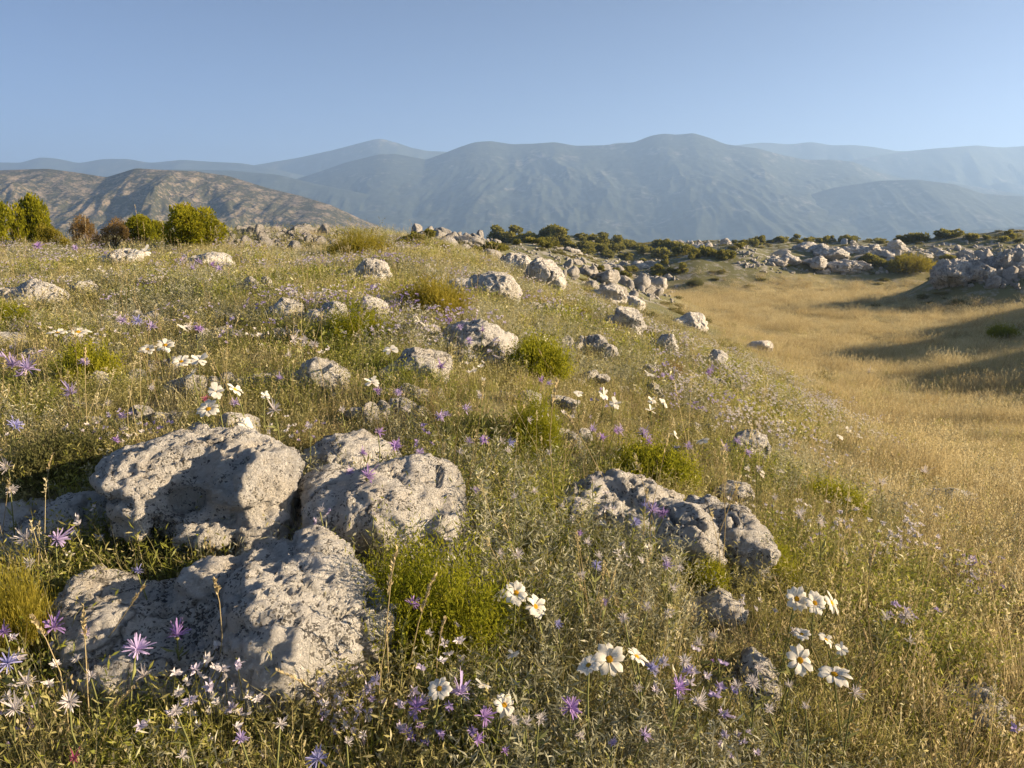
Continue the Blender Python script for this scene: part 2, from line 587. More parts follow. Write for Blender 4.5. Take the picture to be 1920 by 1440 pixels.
def roughen(v, nrm, seed, amp, sc, pitted=True):
    if not pitted:
        d = amp * (fbm(v * sc, 3, seed=seed) + .55 * (ridged(v * sc * 2.3, 3, seed=seed + 4) - .6))
        return v + nrm * d[:, None]
    w = v + .25 / sc * np.stack([fbm(v * sc * .8, 2, seed=seed + 20 + k) for k in range(3)], 1)
    d = amp * .45 * perlin(w * sc * .5, seed)
    # blocky facets: terraces of a slow noise give chipped planes with edges
    for (f, a, s2) in ((.9, .66, 31), (2.0, .40, 37), (4.4, .16, 43)):
        q = perlin(w * sc * f, seed + s2) * 2.2
        st = q - np.floor(q)
        d = d + amp * a * (np.floor(q) + sst(.55, 1.0, st)) / 2.2 * .9
    d = d + amp * .20 * ridged(w * sc * 4.2, 4, gain=.72, seed=seed + 1)
    # small chips: step noise with sharp lips
    q = perlin(w * sc * 9.5, seed + 51) * 2.0
    st = q - np.floor(q)
    d = d + amp * .085 * (np.floor(q) + sst(.7, 1.0, st))
    q = perlin(w * sc * 3.4, seed + 8)
    d = d - amp * .26 * sst(.25, .5, q)
    q = perlin(w * sc * 8.0, seed + 9)
    d = d - amp * .13 * sst(.2, .45, q)
    cr = np.abs(perlin(w * sc * np.array([.75, .75, .3]), seed + 13))
    d = d - amp * 1.5 * (1 - sst(.0, .04, cr)) * sst(.0, .3, perlin(v * sc * .5, seed + 15))
    return v + nrm * d[:, None]

def normals(v, f):
    n = np.zeros_like(v)
    t = f[:, :3]
    c = np.cross(v[t[:, 1]] - v[t[:, 0]], v[t[:, 2]] - v[t[:, 0]])
    for k in range(f.shape[1]):
        np.add.at(n, f[:, k], c)
    return n / np.maximum(np.linalg.norm(n, axis=1), 1e-9)[:, None]

def lobes_to_mesh(name, lobes, voxel, seed, amp, sc, mat, ncut=7, keep=.1):
    """union of rounded, chipped lobes: (centre, radii, yaw) in metres"""
    rng = np.random.default_rng(seed)
    vs, fs, k = [], [], 0
    bv, bf = ico(4)
    for (c, r, yaw) in lobes:
        v = cuts(bv.copy(), ncut + 3, rng, .52 + .8 * max(keep - .1, 0), .88, keep)
        v = v * np.array(r)
        ca, sa = math.cos(yaw), math.sin(yaw)
        v = np.stack([v[:, 0] * ca - v[:, 1] * sa, v[:, 0] * sa + v[:, 1] * ca, v[:, 2]], 1) + np.array(c)
        vs.append(v); fs.append(bf + k); k += len(v)
    me = mesh_np('draft', np.vstack(vs), np.vstack(fs))
    o = obj('draft', me)
    md = o.modifiers.new('r', 'REMESH')
    md.mode = 'VOXEL'
    md.voxel_size = voxel
    ms = o.modifiers.new('s', 'SMOOTH')
    ms.factor = .5
    ms.iterations = 2
    dg = bpy.context.evaluated_depsgraph_get()
    ev = o.evaluated_get(dg)
    m2 = ev.to_mesh()
    v = np.empty(len(m2.vertices) * 3); m2.vertices.foreach_get('co', v); v = v.reshape(-1, 3)
    nl = len(m2.loops)
    li = np.empty(nl, np.int32); m2.loops.foreach_get('vertex_index', li)
    lt = np.empty(len(m2.polygons), np.int32); m2.polygons.foreach_get('loop_total', lt)
    ev.to_mesh_clear()
    bpy.data.objects.remove(o)
    bpy.data.meshes.remove(me)
    f = li.reshape(-1, 4) if (lt == 4).all() else None
    if f is None:
        st = np.concatenate([[0], np.cumsum(lt)[:-1]])
        fl = [np.stack([li[st[lt == n] + j] for j in range(n)], 1) for n in np.unique(lt)]
        big = fl
        f = max(fl, key=len)
    else:
        big = f
    v = roughen(v, normals(v, f), seed, amp, sc)
    return mesh_np(name, v, big, mat, True)

ROCKS = []        # (pixel centre x, y, half width, half height, short name) used when placing and naming other things
BARE = []         # stony spots where little grows
BARE += [((535 - 960) / FOC * 16.5, 16.5, 1.7), ((500 - 960) / FOC * 18, 18, 1.5), ((600 - 960) / FOC * 17.5, 17.5, 1.3), (-2.4, 34, 3.2), (-1.2, 36, 2.5)]
FOOT = []         # footprints (x, y, rx, ry) in metres: no grass roots inside

def boulder(label, group, basepx, lobes, seed, voxel=.012, amp=.035, sc=5.0, short=None, ncut=7, mat=None, keep=.17, grow=1.13):
    """lobes: (px, py, rx_px, rz_px, depth offset m, depth radius m, yaw) seen in the picture"""
    b = ground_at(*basepx)
    D = b[1]
    ls = []
    for (px, py, rx, rz, dy, ry, yaw) in lobes:
        y = D + dy
        d = ray(px, py)
        s = math.hypot(1, d[2]) * y / FOC
        ls.append((np.array([d[0] * y, y, EYE + d[2] * y]), (rx * s * grow * 1.04, ry * grow, rz * s * grow * .93), yaw))
    org = np.array([b[0], b[1], zat(b[0], b[1])])
    loc = [(c - org, r, w) for c, r, w in ls]
    loc += [(c - org - np.array([0, 0, r[2] * .75]), (r[0] * .98, r[1] * .98, r[2] * .9), w) for c, r, w in ls]
    me = lobes_to_mesh('boulder', loc, voxel, seed, amp, sc, mat or M_ROCK, ncut, keep)
    o = obj('boulder', me, loc=org)
    tag(o, label, 'boulder', group)
    for c, r, w in ls:
        FOOT.append((c[0], c[1], r[0] * .86, r[1] * .86))
    x0 = min(l[0] - l[2] for l in lobes); x1 = max(l[0] + l[2] for l in lobes)
    y0 = min(l[1] - l[3] for l in lobes); y1 = max(l[1] + l[3] for l in lobes)
    ROCKS.append(((x0 + x1) / 2, (y0 + y1) / 2, (x1 - x0) / 2, (y1 - y0) / 2, short))
    return o

def near_boulders():
    g = 'pale limestone boulders in the flowery slope'
    boulder('largest pale grey boulder in the foreground, domed on the right with a knob on top', g, (440, 1310), [
        (575, 1175, 140, 120, .12, .20, .2), (520, 1120, 100, 70, .20, .18, 0), (600, 1030, 46, 36, .30, .10, .4), (505, 1062, 66, 34, .30, .10, 0),
        (580, 1090, 75, 50, .25, .13, .1), (400, 1140, 70, 84, .20, .13, 0), (240, 1165, 125, 62, .17, .15, .1), (300, 1245, 165, 58, .06, .15, 0),
        (470, 1225, 100, 78, .05, .14, 0), (175, 1135, 65, 45, .22, .12, 0), (640, 1225, 62, 68, .12, .14, 0)], 3, .0085, 0.031, 7.5, 'the largest boulder')
    boulder('broad layered grey boulder behind the largest one, with a ledge under its top', g, (440, 1005), [
        (320, 880, 105, 50, .12, .22, 0), (470, 880, 84, 58, .10, .22, .2), (505, 905, 50, 52, .02, .18, 0), (420, 962, 120, 40, .0, .16, 0), (490, 978, 52, 32, -.06, .10, 0),
        (300, 925, 75, 40, .02, .16, .2), (395, 845, 110, 25, .25, .2, 0)], 8, .010, 0.037, 6.5, 'the layered boulder')
    boulder('low rounded grey boulder cut by the left edge of the picture', g, (150, 1030), [
        (165, 985, 72, 52, .1, .16, .1), (40, 1005, 85, 44, .1, .18, 0), (100, 1010, 80, 40, .04, .14, 0), (-80, 1010, 90, 40, .1, .18, 0)], 12, .010, 0.031, 6.5, 'the left edge boulder')
    boulder('smooth cream boulder with a sunlit right end, behind the big green bush', g, (740, 1020), [
        (745, 935, 115, 72, .1, .22, -.1), (830, 960, 58, 62, .06, .16, 0), (640, 940, 80, 52, .1, .18, 0), (720, 990, 100, 45, .02, .16, 0)], 16, .010, 0.025, 6, 'the cream boulder', ncut=5)
    boulder('small dark-speckled boulder peeping out behind the smooth cream one', g, (650, 905), [
        (655, 866, 82, 42, .1, .16, .1), (600, 875, 50, 34, .1, .14, 0), (690, 880, 62, 34, .06, .14, 0)], 19, .010, 0.028, 7, 'the speckled boulder')
    boulder('jagged low boulder under the round green shrub on the right slope', g, (1170, 985), [
        (1115, 942, 62, 34, .1, .16, 0), (1190, 930, 48, 34, .14, .14, .3), (1242, 945, 42, 26, .14, .12, 0), (1150, 962, 75, 26, .02, .14, 0)], 23, .010, 0.040, 8, 'the jagged boulder', ncut=9)
    boulder('cracked two-humped blue-grey boulder with a lit right end, on the right slope', g, (1310, 1062), [
        (1270, 1005, 84, 58, .1, .18, .1), (1335, 965, 40, 26, .2, .12, 0), (1392, 1010, 50, 48, .08, .15, 0), (1210, 1010, 40, 38, .1, .14, 0)], 27, .010, 0.028, 7, 'the two-humped boulder')
    boulder('small dark grey boulder beside the trio of daisies on the right', g, (1330, 1172), [
        (1350, 1138, 38, 28, .06, .09, 0), (1305, 1146, 34, 18, .06, .08, 0)], 31, .008, 0.022, 9, 'the small dark boulder')
    boulder('small half-buried boulder behind pale flowers at the bottom right', g, (1408, 1315), [
        (1415, 1268, 38, 30, .05, .08, 0), (1370, 1300, 32, 16, .03, .06, 0)], 35, .008, 0.019, 9, 'the half-buried boulder')
    boulder('flat grey slab sunk in the grass at the bottom right corner', g, (1820, 1335), [
        (1815, 1308, 38, 10, .03, .08, -.5), (1850, 1330, 34, 9, -.04, .07, -.5)], 37, .008, 0.016, 9, 'the sunken slab')
    one = [  # label, x0, x1, top, base, short
        ('pale squat boulder right of the round green shrub', 1340, 1412, 893, 942, 'the pale squat boulder'),
        ('sunlit white boulder with lilac flowers at its foot, on the right slope', 1352, 1440, 794, 862, 'the sunlit white boulder'),
        ('low pale stone in the dry grass at the far right', 1712, 1822, 910, 948, 'the low pale stone'),
        ('low rough stone just behind the broad layered boulder', 330, 398, 788, 828, 'the low rough stone'),
        ('whitish stone right behind the daisy above the broad layered boulder', 398, 482, 765, 824, 'the whitish stone'),
        ('boulder with a shaded left side and a bright right edge, behind tall stalks', 548, 650, 658, 738, 'the half-shaded boulder'),
        ('hollowed grey boulder with a dark dent, in the middle of the slope', 712, 838, 645, 712, 'the hollowed boulder'),
        ('long flat-topped boulder with lilac flowers in front, in the middle of the slope', 800, 962, 597, 662, 'the flat-topped boulder'),
        ('rounded blue-shaded boulder, left of the row of three on the slope', 498, 566, 553, 604, 'the blue-shaded boulder'),
        ('middle boulder of the row of three on the slope', 572, 652, 564, 614, 'the middle row boulder'),
        ('right-hand boulder of the row of three, with a bright crest', 645, 724, 556, 606, 'the right row boulder'),
        ('lone block-shaped boulder in front of the yellow-green shrub', 640, 732, 484, 536, 'the lone block'),
        ('large wedge boulder with a shaded left face and lit right face, mid slope', 838, 968, 500, 566, 'the wedge boulder'),
        ('flat-topped boulder half hidden behind the wedge boulder', 918, 992, 474, 512, 'the half-hidden boulder'),
        ('tall rounded boulder at the right end of the mid-slope rocks', 972, 1060, 479, 545, 'the tall boulder'),
        ('long low boulder near the left edge below the shrubs', -10, 126, 524, 572, 'the long low boulder'),
        ('small boulder just right of the long low one at left', 122, 182, 524, 552, 'the small left stone'),
        ('dark flat boulder beside a daisy pair under the left shrubs', 182, 262, 468, 500, 'the dark flat boulder'),
        ('blue-shaded boulder among lilac flowers below the round bush', 345, 436, 470, 506, 'the round bush boulder'),
        ('flaky boulder cut by the left edge, next to a daisy pair', -40, 52, 617, 656, 'the flaky boulder'),
        ('bleached boulder on the slope edge above the dry meadow', 1128, 1206, 570, 625, 'the bleached boulder'),
        ('bleached upright boulder, lower of the pair on the slope edge', 1216, 1272, 618, 668, 'the upright boulder'),
        ('low bright stone at the border of slope and dry meadow', 1262, 1326, 585, 616, 'the low bright stone'),
        ('squat grey boulder below the jumbled rocks of mid slope', 1098, 1172, 536, 566, 'the squat grey boulder'),
        ('dark humped boulder at the edge of the jumbled rocks', 1150, 1206, 552, 580, 'the dark humped boulder'),
        ('small white stone among white flowers at the slope edge', 1316, 1362, 655, 692, 'the small white stone'),
        ('dark pointed stone on the border of the dry meadow', 1398, 1446, 634, 658, 'the dark pointed stone'),
        ('little pale stone among flowers under the yellow-green bush on the crest', 770, 826, 600, 628, 'the little stone'),
    ]
    for k, (lab, x0, x1, top, base, short) in enumerate(one):
        rng = np.random.default_rng(100 + k)
        w, h = (x1 - x0) / 2, (base - top) / 2
        cx, cyy = (x0 + x1) / 2, (top + base) / 2
        D = ground_at(cx, base)[1]
        m = D / FOC
        e = rng.uniform(-.3, .3)
        lob = [(cx + w * .22, cyy + h * .1, w * .76, h * 1.0, w * m * .5, w * m * .85, rng.uniform(-.4, .4)),
               (cx - w * .45, cyy + h * .45, w * .56, h * .75, w * m * .45, w * m * .7, rng.uniform(-.4, .4)),
               (cx + w * .6, cyy + h * .5, w * .42, h * .62, w * m * .35, w * m * .55, rng.uniform(-.4, .4))]
        sz = 2 * w * m
        boulder(lab, g, (cx, base), lob, 200 + k, max(sz / 52, .008), sz * .060, 2.6 / sz, short, 12, keep=.1, grow=1.15)

near_boulders()

def ledges():
    """low broken ledges of the same stone, half sunk between the plants"""
    rng = np.random.default_rng(303)
    ms = []
    for i in range(6):
        r2 = np.random.default_rng(320 + i)
        lob = []
        for k in range(5):
            lob.append((np.array([(k - 2) * .36 + r2.normal(0, .08), r2.normal(0, .16), r2.uniform(-.14, .02)]), (r2.uniform(.22, .42), r2.uniform(.22, .40), r2.uniform(.16, .34)), r2.uniform(-.5, .5)))
        ms.append(lobes_to_mesh('ledge', lob, .028, 330 + i, .075, 2.3, M_ROCK, 10, .06))
    FARM = []
    for i in range(4):
        r2 = np.random.default_rng(360 + i)
        lob = [(np.array([r2.uniform(-.8, .8), r2.normal(0, .22), r2.uniform(-.2, .05)]), (r2.uniform(.14, .40), r2.uniform(.14, .36), r2.uniform(.16, .40)), r2.uniform(-.7, .7)) for k in range(14)]
        FARM.append(lobes_to_mesh('rock_mass', lob, .026, 370 + i, .11, 3.6, M_ROCKF, 11, .05))
    items = []
    while len(items) < 34:
        px = rng.uniform(10, 1330); py = 505 + 330 * rng.random() ** 1.3
        if px > 1130 + (py - 505) * .85: continue
        if any(abs(px - m[0]) < m[2] * 1.1 + 18 and abs(py - m[1]) < m[3] + 14 for m in ROCKS): continue
        p = ground_at(px, py)
        w = rng.uniform(.6, 1.25) * (42 + (py - 505) * .12) * p[1] / FOC
        o = obj('boulder', ms[rng.integers(6)], loc=(p[0], p[1], zat(p[0], p[1]) + w * .13))
        o.rotation_euler = (rng.normal(0, .08), rng.normal(0, .08), rng.normal(.2, .5) + math.pi * (rng.random() < .5))
        o.scale = (w, w * rng.uniform(.7, 1.1), w * rng.uniform(.7, 1.25))
        items.append((o, px, py, w / p[1]))
        FOOT.append((p[0], p[1], w * .8, w * .3))
        ROCKS.append((px, py - w * .2 / p[1] * FOC, w / p[1] * FOC, w * .35 / p[1] * FOC, None))
    LEDGES.extend(items)
    # broad bare rock masses of the far slopes
    for i, (px, py, wpx, hk, lab) in enumerate([
            (1470, 488, 150, .5, 'broad low limestone mass at the left end of the shaded hill'), (1560, 500, 170, .5, 'broad shaded limestone mass at the foot of the shaded hill'),
            (1600, 466, 200, .5, 'long pale limestone mass on top of the shaded hill'), (1725, 478, 170, .5, 'broad limestone mass near the right end of the shaded hill'),
            (1845, 506, 190, 1.0, 'big blocky limestone mass of the outcrop at the right edge'), (1915, 486, 170, 1.0, 'upper limestone mass of the outcrop, cut by the right edge'),
            (1310, 462, 130, .6, 'pale limestone mass on the knoll at the valley end'), (1165, 500, 150, .5, 'long limestone mass crossing the scrubby slope left of the valley'),
            (1090, 512, 130, .6, 'limestone mass right behind the tall boulder'), (1060, 470, 110, .5, 'narrow limestone mass high on the scrubby slope'), (1215, 520, 100, .5, 'low limestone mass where the scrubby slope meets the dry meadow')]):
        p = ground_at(px, py)
        w = wpx * .5 * p[1] / FOC
        o = obj('rock_mass', FARM[i % 4], loc=(p[0], p[1], zat(p[0], p[1]) - w * .02))
        o.rotation_euler = (0, rng.normal(0, .06), rng.normal(0, .25))
        o.scale = (w, w * .8, w * hk)
        tag(o, lab, 'rock', 'bare limestone masses on the far slopes')
        FOOT.append((p[0], p[1], w * .7, w * .3))
LEDGES = []
ledges()

# small rocks by the dozen -------------------------------------------------
def rock_proto(seed, k=3, ncut=11):
    rng = np.random.default_rng(seed)
    v, f = ico(k)
    v = cuts(v.copy(), ncut, rng, .45, .8, .08)
    v = v * np.array([1, rng.uniform(.7, 1), rng.uniform(.55, .85)])
    v = roughen(v, normals(v, f), seed, .075, 2.0, False)
    return mesh_np('rock', v, f, M_ROCKF, False)

RP = [rock_proto(700 + i) for i in range(9)]
RP_LOW = [rock_proto(760 + i, 2, 9) for i in range(6)]

def field(n, region, label, group, size, seed, tilt=.5, jag=1.0, yr=None):
    """rocks inside a picture polygon (x0,x1, top(x), base(x) lists); size range in picture pixels"""
    rng = np.random.default_rng(seed)
    xs, tops, bases = [np.array(q, float) for q in region]
    items = []
    for i in range(n):
        px = rng.uniform(xs[0], xs[-1])
        py = rng.uniform(np.interp(px, xs, tops), np.interp(px, xs, bases))
        if yr:
            y = rng.uniform(*yr)
            p = ray(px, py) * y
            p[2] = zat(p[0], p[1])
            e = (p[2] - EYE) / y
            py = 720 - FOC * math.tan(math.atan(e) + R(PITCH))
        else:
            p = ground_at(px, py)
            while p[1] > 160:
                py += 5; p = ground_at(px, py)
        s = (size[0] + (size[1] - size[0]) * rng.random() ** 2) * p[1] / FOC * .5
        o = obj('rock', RP[rng.integers(len(RP))], loc=(p[0], p[1], zat(p[0], p[1]) + s * .12))
        o.rotation_euler = (rng.normal(0, tilt), rng.normal(0, tilt), rng.uniform(0, 6.28))
        o.scale = (s, s * rng.uniform(.7, 1.1), s * rng.uniform(.7, 1.15) * jag)
        items.append((o, px, py, s / p[1]))
        FOOT.append((p[0], p[1], s * .8, s * .8))
        BARE.append((p[0], p[1], s * 3.0))
    name_apart(items, *label, 'rock', group)

ORD = ['first', 'second', 'third', 'fourth', 'fifth', 'sixth', 'seventh', 'eighth', 'ninth', 'tenth', 'eleventh', 'twelfth']
def name_apart(items, noun, place, cat, group):
    """labels for alike things of one spot: by size, by the part of the spot they stand in, then by their order"""
    ms = np.median([q[3] for q in items]); my = np.median([q[2] for q in items])
    x1, x2 = np.quantile([q[1] for q in items], [.33, .67])
    bk = {}
    for q in items:
        k = ('large' if q[3] > ms else 'small', 'back' if q[2] < my else 'front', 'left' if q[1] < x1 else 'middle' if q[1] < x2 else 'right')
        bk.setdefault(k, []).append(q)
    for (sz, row, colm), qs in list(bk.items()):
        if len(qs) > 11:      # too many to count off: split by size once more
            m2 = np.median([q[3] for q in qs])
            bk[('very ' + sz, row, colm)] = [q for q in qs if (q[3] > m2) == (sz == 'large')]
            bk[(sz, row, colm)] = [q for q in qs if (q[3] > m2) != (sz == 'large')]
    for (sz, row, colm), qs in bk.items():
        qs.sort(key=lambda q: q[1])
        for i, q in enumerate(qs):
            if len(qs) == 1:
                lab = 'only %s %s in the %s %s part of %s' % (sz, noun, row, colm, place)
            else:
                lab = '%s %s %s from left, %s %s of %s' % (ORD[min(i, 11)], sz, noun, row, colm, place)
            tag(q[0], lab, cat, group)

name_apart(LEDGES, 'half-buried ledge', 'the flowery slope', 'boulder', 'half-buried limestone ledges on the slope')
field(58, ([425, 470, 540, 600, 640], [424, 424, 428, 438, 452], [470, 476, 476, 470, 466]),
      ('jagged grey rock', 'the skyline rock field'), 'rocks of the rock field right of the round bush', (14, 44), 41, yr=(13.5, 20.5))
field(34, ([780, 830, 880, 935], [452, 438, 438, 462], [470, 478, 482, 482]),
      ('grey rock', 'the middle crest outcrop'), 'rocks of the outcrop on the middle crest', (16, 60), 42, yr=(31, 39))
field(40, ([1055, 1090, 1150, 1240], [490, 488, 500, 536], [520, 540, 555, 560]),
      ('grey rock', 'the mid-slope rock jumble'), 'jumbled rocks below the mid-slope shrubs', (22, 72), 43)
field(52, ([1770, 1800, 1850, 1930], [505, 478, 466, 462], [518, 536, 540, 545]),
      ('shaded rock', 'the right edge outcrop'), 'rocks of the outcrop at the right edge', (14, 46), 44)
field(34, ([1400, 1480, 1560, 1700, 1800], [492, 468, 450, 452, 462], [505, 512, 514, 512, 505]),
      ('grey rock', 'the shaded right hill'), 'rocks on the shaded hill right of the valley', (10, 34), 45)
field(20, ([1240, 1290, 1350, 1410], [455, 440, 446, 472], [474, 466, 474, 482]),
      ('pale rock', 'the valley-end knoll'), 'rocks on the knoll at the valley end', (8, 18), 46)

# ------------------------------------------------------------------ scattered instances (uncountable stuff)
def scatter_tree(meshes, coll_name):
    """geometry node group that puts one of the given meshes on every vertex, turned, sized and tinted by its attributes"""
    col = bpy.data.collections.new(coll_name)
    for i, m in enumerate(meshes):
        o = bpy.data.objects.new('%s_%02d' % (coll_name, i), m)
        col.objects.link(o)
    g = bpy.data.node_groups.new(coll_name, 'GeometryNodeTree')
    g.interface.new_socket('Geometry', in_out='INPUT', socket_type='NodeSocketGeometry')
    g.interface.new_socket('Geometry', in_out='OUTPUT', socket_type='NodeSocketGeometry')
    N = g.nodes.new
    gi, go = N('NodeGroupInput'), N('NodeGroupOutput')
    m2p = N('GeometryNodeMeshToPoints')
    iop = N('GeometryNodeInstanceOnPoints')
    ci = N('GeometryNodeCollectionInfo')
    ci.inputs['Collection'].default_value = col
    ci.inputs['Separate Children'].default_value = True
    ci.inputs['Reset Children'].default_value = True
    def na(nm, ty):
        n = N('GeometryNodeInputNamedAttribute'); n.data_type = ty
        n.inputs['Name'].default_value = nm
        return n.outputs['Attribute']
    e2r = N('FunctionNodeEulerToRotation')
    L = g.links.new
    L(gi.outputs[0], m2p.inputs[0])
    L(m2p.outputs[0], iop.inputs['Points'])
    L(ci.outputs[0], iop.inputs['Instance'])
    iop.inputs['Pick Instance'].default_value = True
    L(na('pick', 'INT'), iop.inputs['Instance Index'])
    L(na('rot', 'FLOAT_VECTOR'), e2r.inputs[0])
    L(e2r.outputs[0], iop.inputs['Rotation'])
    L(na('size', 'FLOAT_VECTOR'), iop.inputs['Scale'])
    L(iop.outputs[0], go.inputs[0])
    return g

def scatter(name, pts, pick, rot, size, tint, meshes):
    me = bpy.data.meshes.new(name)
    pts = np.asarray(pts, np.float32)
    me.vertices.add(len(pts))
    me.vertices.foreach_set('co', pts.ravel())
    a = me.attributes.new('pick', 'INT', 'POINT'); a.data.foreach_set('value', np.asarray(pick, np.int32))
    a = me.attributes.new('rot', 'FLOAT_VECTOR', 'POINT'); a.data.foreach_set('vector', np.asarray(rot, np.float32).ravel())
    size = np.asarray(size, np.float32)
    if size.ndim == 1: size = np.repeat(size[:, None], 3, 1)
    a = me.attributes.new('size', 'FLOAT_VECTOR', 'POINT'); a.data.foreach_set('vector', size.ravel())
    fattr(me, 'tint', tint)
    o = obj(name, me)
    md = o.modifiers.new('scatter', 'NODES')
    md.node_group = scatter_tree(meshes, name + '_source')
    tag(o, kind='stuff')
    return o

def rubble():
    rng = np.random.default_rng(91)
    P = []
    def area(n, xs, tops, bases, sz):
        for i in range(n):
            px = rng.uniform(xs[0], xs[-1])
            py = rng.uniform(np.interp(px, xs, tops), np.interp(px, xs, bases))
            p = ground_at(px, py)
            if p[1] > 160: continue
            P.append((p[0], p[1], rng.uniform(*sz) * p[1] / FOC * .5))
    area(280, [1380, 1480, 1560, 1700, 1800, 1930], [494, 468, 447, 446, 452, 456], [506, 514, 516, 514, 508, 480], (3, 11))
    area(170, [1768, 1800, 1850, 1935], [505, 476, 462, 458], [520, 538, 542, 546], (4, 14))
    for k in range(320):
        y = rng.uniform(13, 20.5); x = (rng.uniform(425, 650) - 960) / FOC * y
        P.append((x, y, rng.uniform(.02, .10)))
    for k in range(260):
        y = rng.uniform(30, 39); x = (rng.uniform(775, 940) - 960) / FOC * y
        P.append((x, y, rng.uniform(.05, .22)))
    area(160, [425, 470, 540, 600, 660], [424, 424, 428, 438, 452], [474, 480, 480, 476, 468], (3, 10))
    area(120, [770, 830, 880, 945], [452, 438, 438, 462], [474, 484, 490, 486], (4, 12))
    area(260, [1040, 1090, 1150, 1270], [480, 478, 492, 524], [530, 548, 566, 570], (4, 13))
    area(200, [960, 1100, 1200, 1260], [455, 455, 470, 490], [480, 490, 512, 520], (3, 11))
    area(150, [1240, 1290, 1350, 1420], [452, 438, 444, 468], [478, 470, 478, 486], (3, 9))
    # broken pieces round the foot of every boulder
    for (fx, fy, rx, ry) in [f for f in FOOT if f[2] > .03][:150]:
        if fy > 22: continue
        for k in range(5):
            a = rng.uniform(0, 6.28)
            P.append((fx + math.cos(a) * rx * rng.uniform(1.0, 1.7), fy + math.sin(a) * ry * rng.uniform(1.0, 1.7), rx * rng.uniform(.08, .30)))
    P = np.array(P)
    n = len(P)
    z = hfast(P[:, 0], P[:, 1]) + P[:, 2] * .1
    rot = np.stack([rng.normal(0, .5, n), rng.normal(0, .5, n), rng.uniform(0, 6.3, n)], 1)
    sz = P[:, 2:3] * rng.uniform(.6, 1.2, (n, 3))
    scatter('rubble', np.stack([P[:, 0], P[:, 1], z], 1), rng.integers(0, len(RP_LOW), n), rot, sz, rng.random(n), RP_LOW)
rubble()

# ------------------------------------------------------------------ leaves and blades
def leaf_material(name, stops, trans=.45, var=.35, gloss=.0, instanced=True, grain=None):
    """thin leaves: diffuse plus light coming through; colour differs from tuft to tuft"""
    t = NT(name)
    if instanced:
        k = t.attr('tint', 'INSTANCER')
        rnd = t.n('ObjectInfo').outputs['Random']
        k = t.math('ADD', t.math('MULTIPLY', k, 1 - var), t.math('MULTIPLY', rnd, var))
        lf = t.attr('leaf')
        k = t.math('ADD', k, t.math('MULTIPLY', t.math('SUBTRACT', lf, .5), .5), True)
    else:
        lf = t.attr('leaf')
        rnd = t.n('ObjectInfo').outputs['Random']
        k = t.math('ADD', t.math('MULTIPLY', lf, 1 - var), t.math('MULTIPLY', rnd, var), True)
    col = t.ramp(k, stops)
    d = t.n('BsdfDiffuse'); tr = t.n('BsdfTranslucent'); mx = t.n('MixShader')
    t.l(col, d.inputs[0])
    t.l(col, tr.inputs[0])
    mx.inputs[0].default_value = trans
    t.l(d.outputs[0], mx.inputs[1]); t.l(tr.outputs[0], mx.inputs[2])
    last = mx.outputs[0]
    if gloss > 0:
        g = t.n('BsdfGlossy'); g.inputs['Roughness'].default_value = .45
        m2 = t.n('MixShader'); m2.inputs[0].default_value = gloss
        t.l(last, m2.inputs[1]); t.l(g.outputs[0], m2.inputs[2])
        last = m2.outputs[0]
    t.l(last, t.out.inputs[0])
    return t.m

M_STRAW = leaf_material('dry_grass', [(.0, (.24, .18, .09)), (.35, (.39, .31, .16)), (.7, (.54, .46, .25)), (1, (.67, .60, .38))], .45)
M_HERB = leaf_material('herb_leaf', [(.0, (.15, .145, .045)), (.35, (.28, .26, .085)), (.7, (.40, .36, .14)), (1, (.52, .46, .22))], .45, .35, .03)
M_SAGE = leaf_material('sage_leaf', [(.0, (.20, .20, .12)), (.5, (.35, .345, .22)), (1, (.50, .48, .35))], .4, .35, .03)
M_GREEN = leaf_material('green_leaf', [(.0, (.12, .15, .022)), (.5, (.25, .27, .040)), (1, (.40, .37, .07))], .5, .35, .03)
M_SHRUB = leaf_material('shrub_leaf', [(.0, (.10, .125, .012)), (.5, (.25, .26, .022)), (1, (.42, .38, .04))], .5, .15, 0, False)
M_SHRUBY = leaf_material('shrub_leaf_yellow', [(.0, (.11, .11, .014)), (.5, (.25, .22, .03)), (1, (.40, .32, .06))], .5, .15, 0, False)
M_SHRUBG = leaf_material('shrub_leaf_grey', [(.0, (.06, .065, .025)), (.5, (.12, .125, .045)), (1, (.21, .20, .09))], .45, .15, 0, False)
M_RUST = leaf_material('shrub_leaf_rust', [(.0, (.10, .07, .03)), (.5, (.21, .14, .055)), (1, (.32, .22, .09))], .45, .15, 0, False)
M_TREE = leaf_material('tree_leaf', [(.0, (.10, .12, .012)), (.5, (.25, .25, .018)), (1, (.42, .36, .03))], .5, .15, 0, False)
M_FARB = leaf_material('far_bush_leaf', [(.0, (.10, .11, .025)), (.5, (.23, .22, .05)), (1, (.38, .34, .08))], .5, .3, 0, False)
M_FARS = leaf_material('far_scrub', [(.0, (.09, .09, .03)), (.5, (.20, .185, .06)), (1, (.34, .30, .12))], .4)
M_BARK = NT('bark').diffuse((.10, .075, .05))
M_STEM = leaf_material('stem', [(.0, (.10, .11, .03)), (1, (.26, .22, .08))], .25, .5, 0, False)

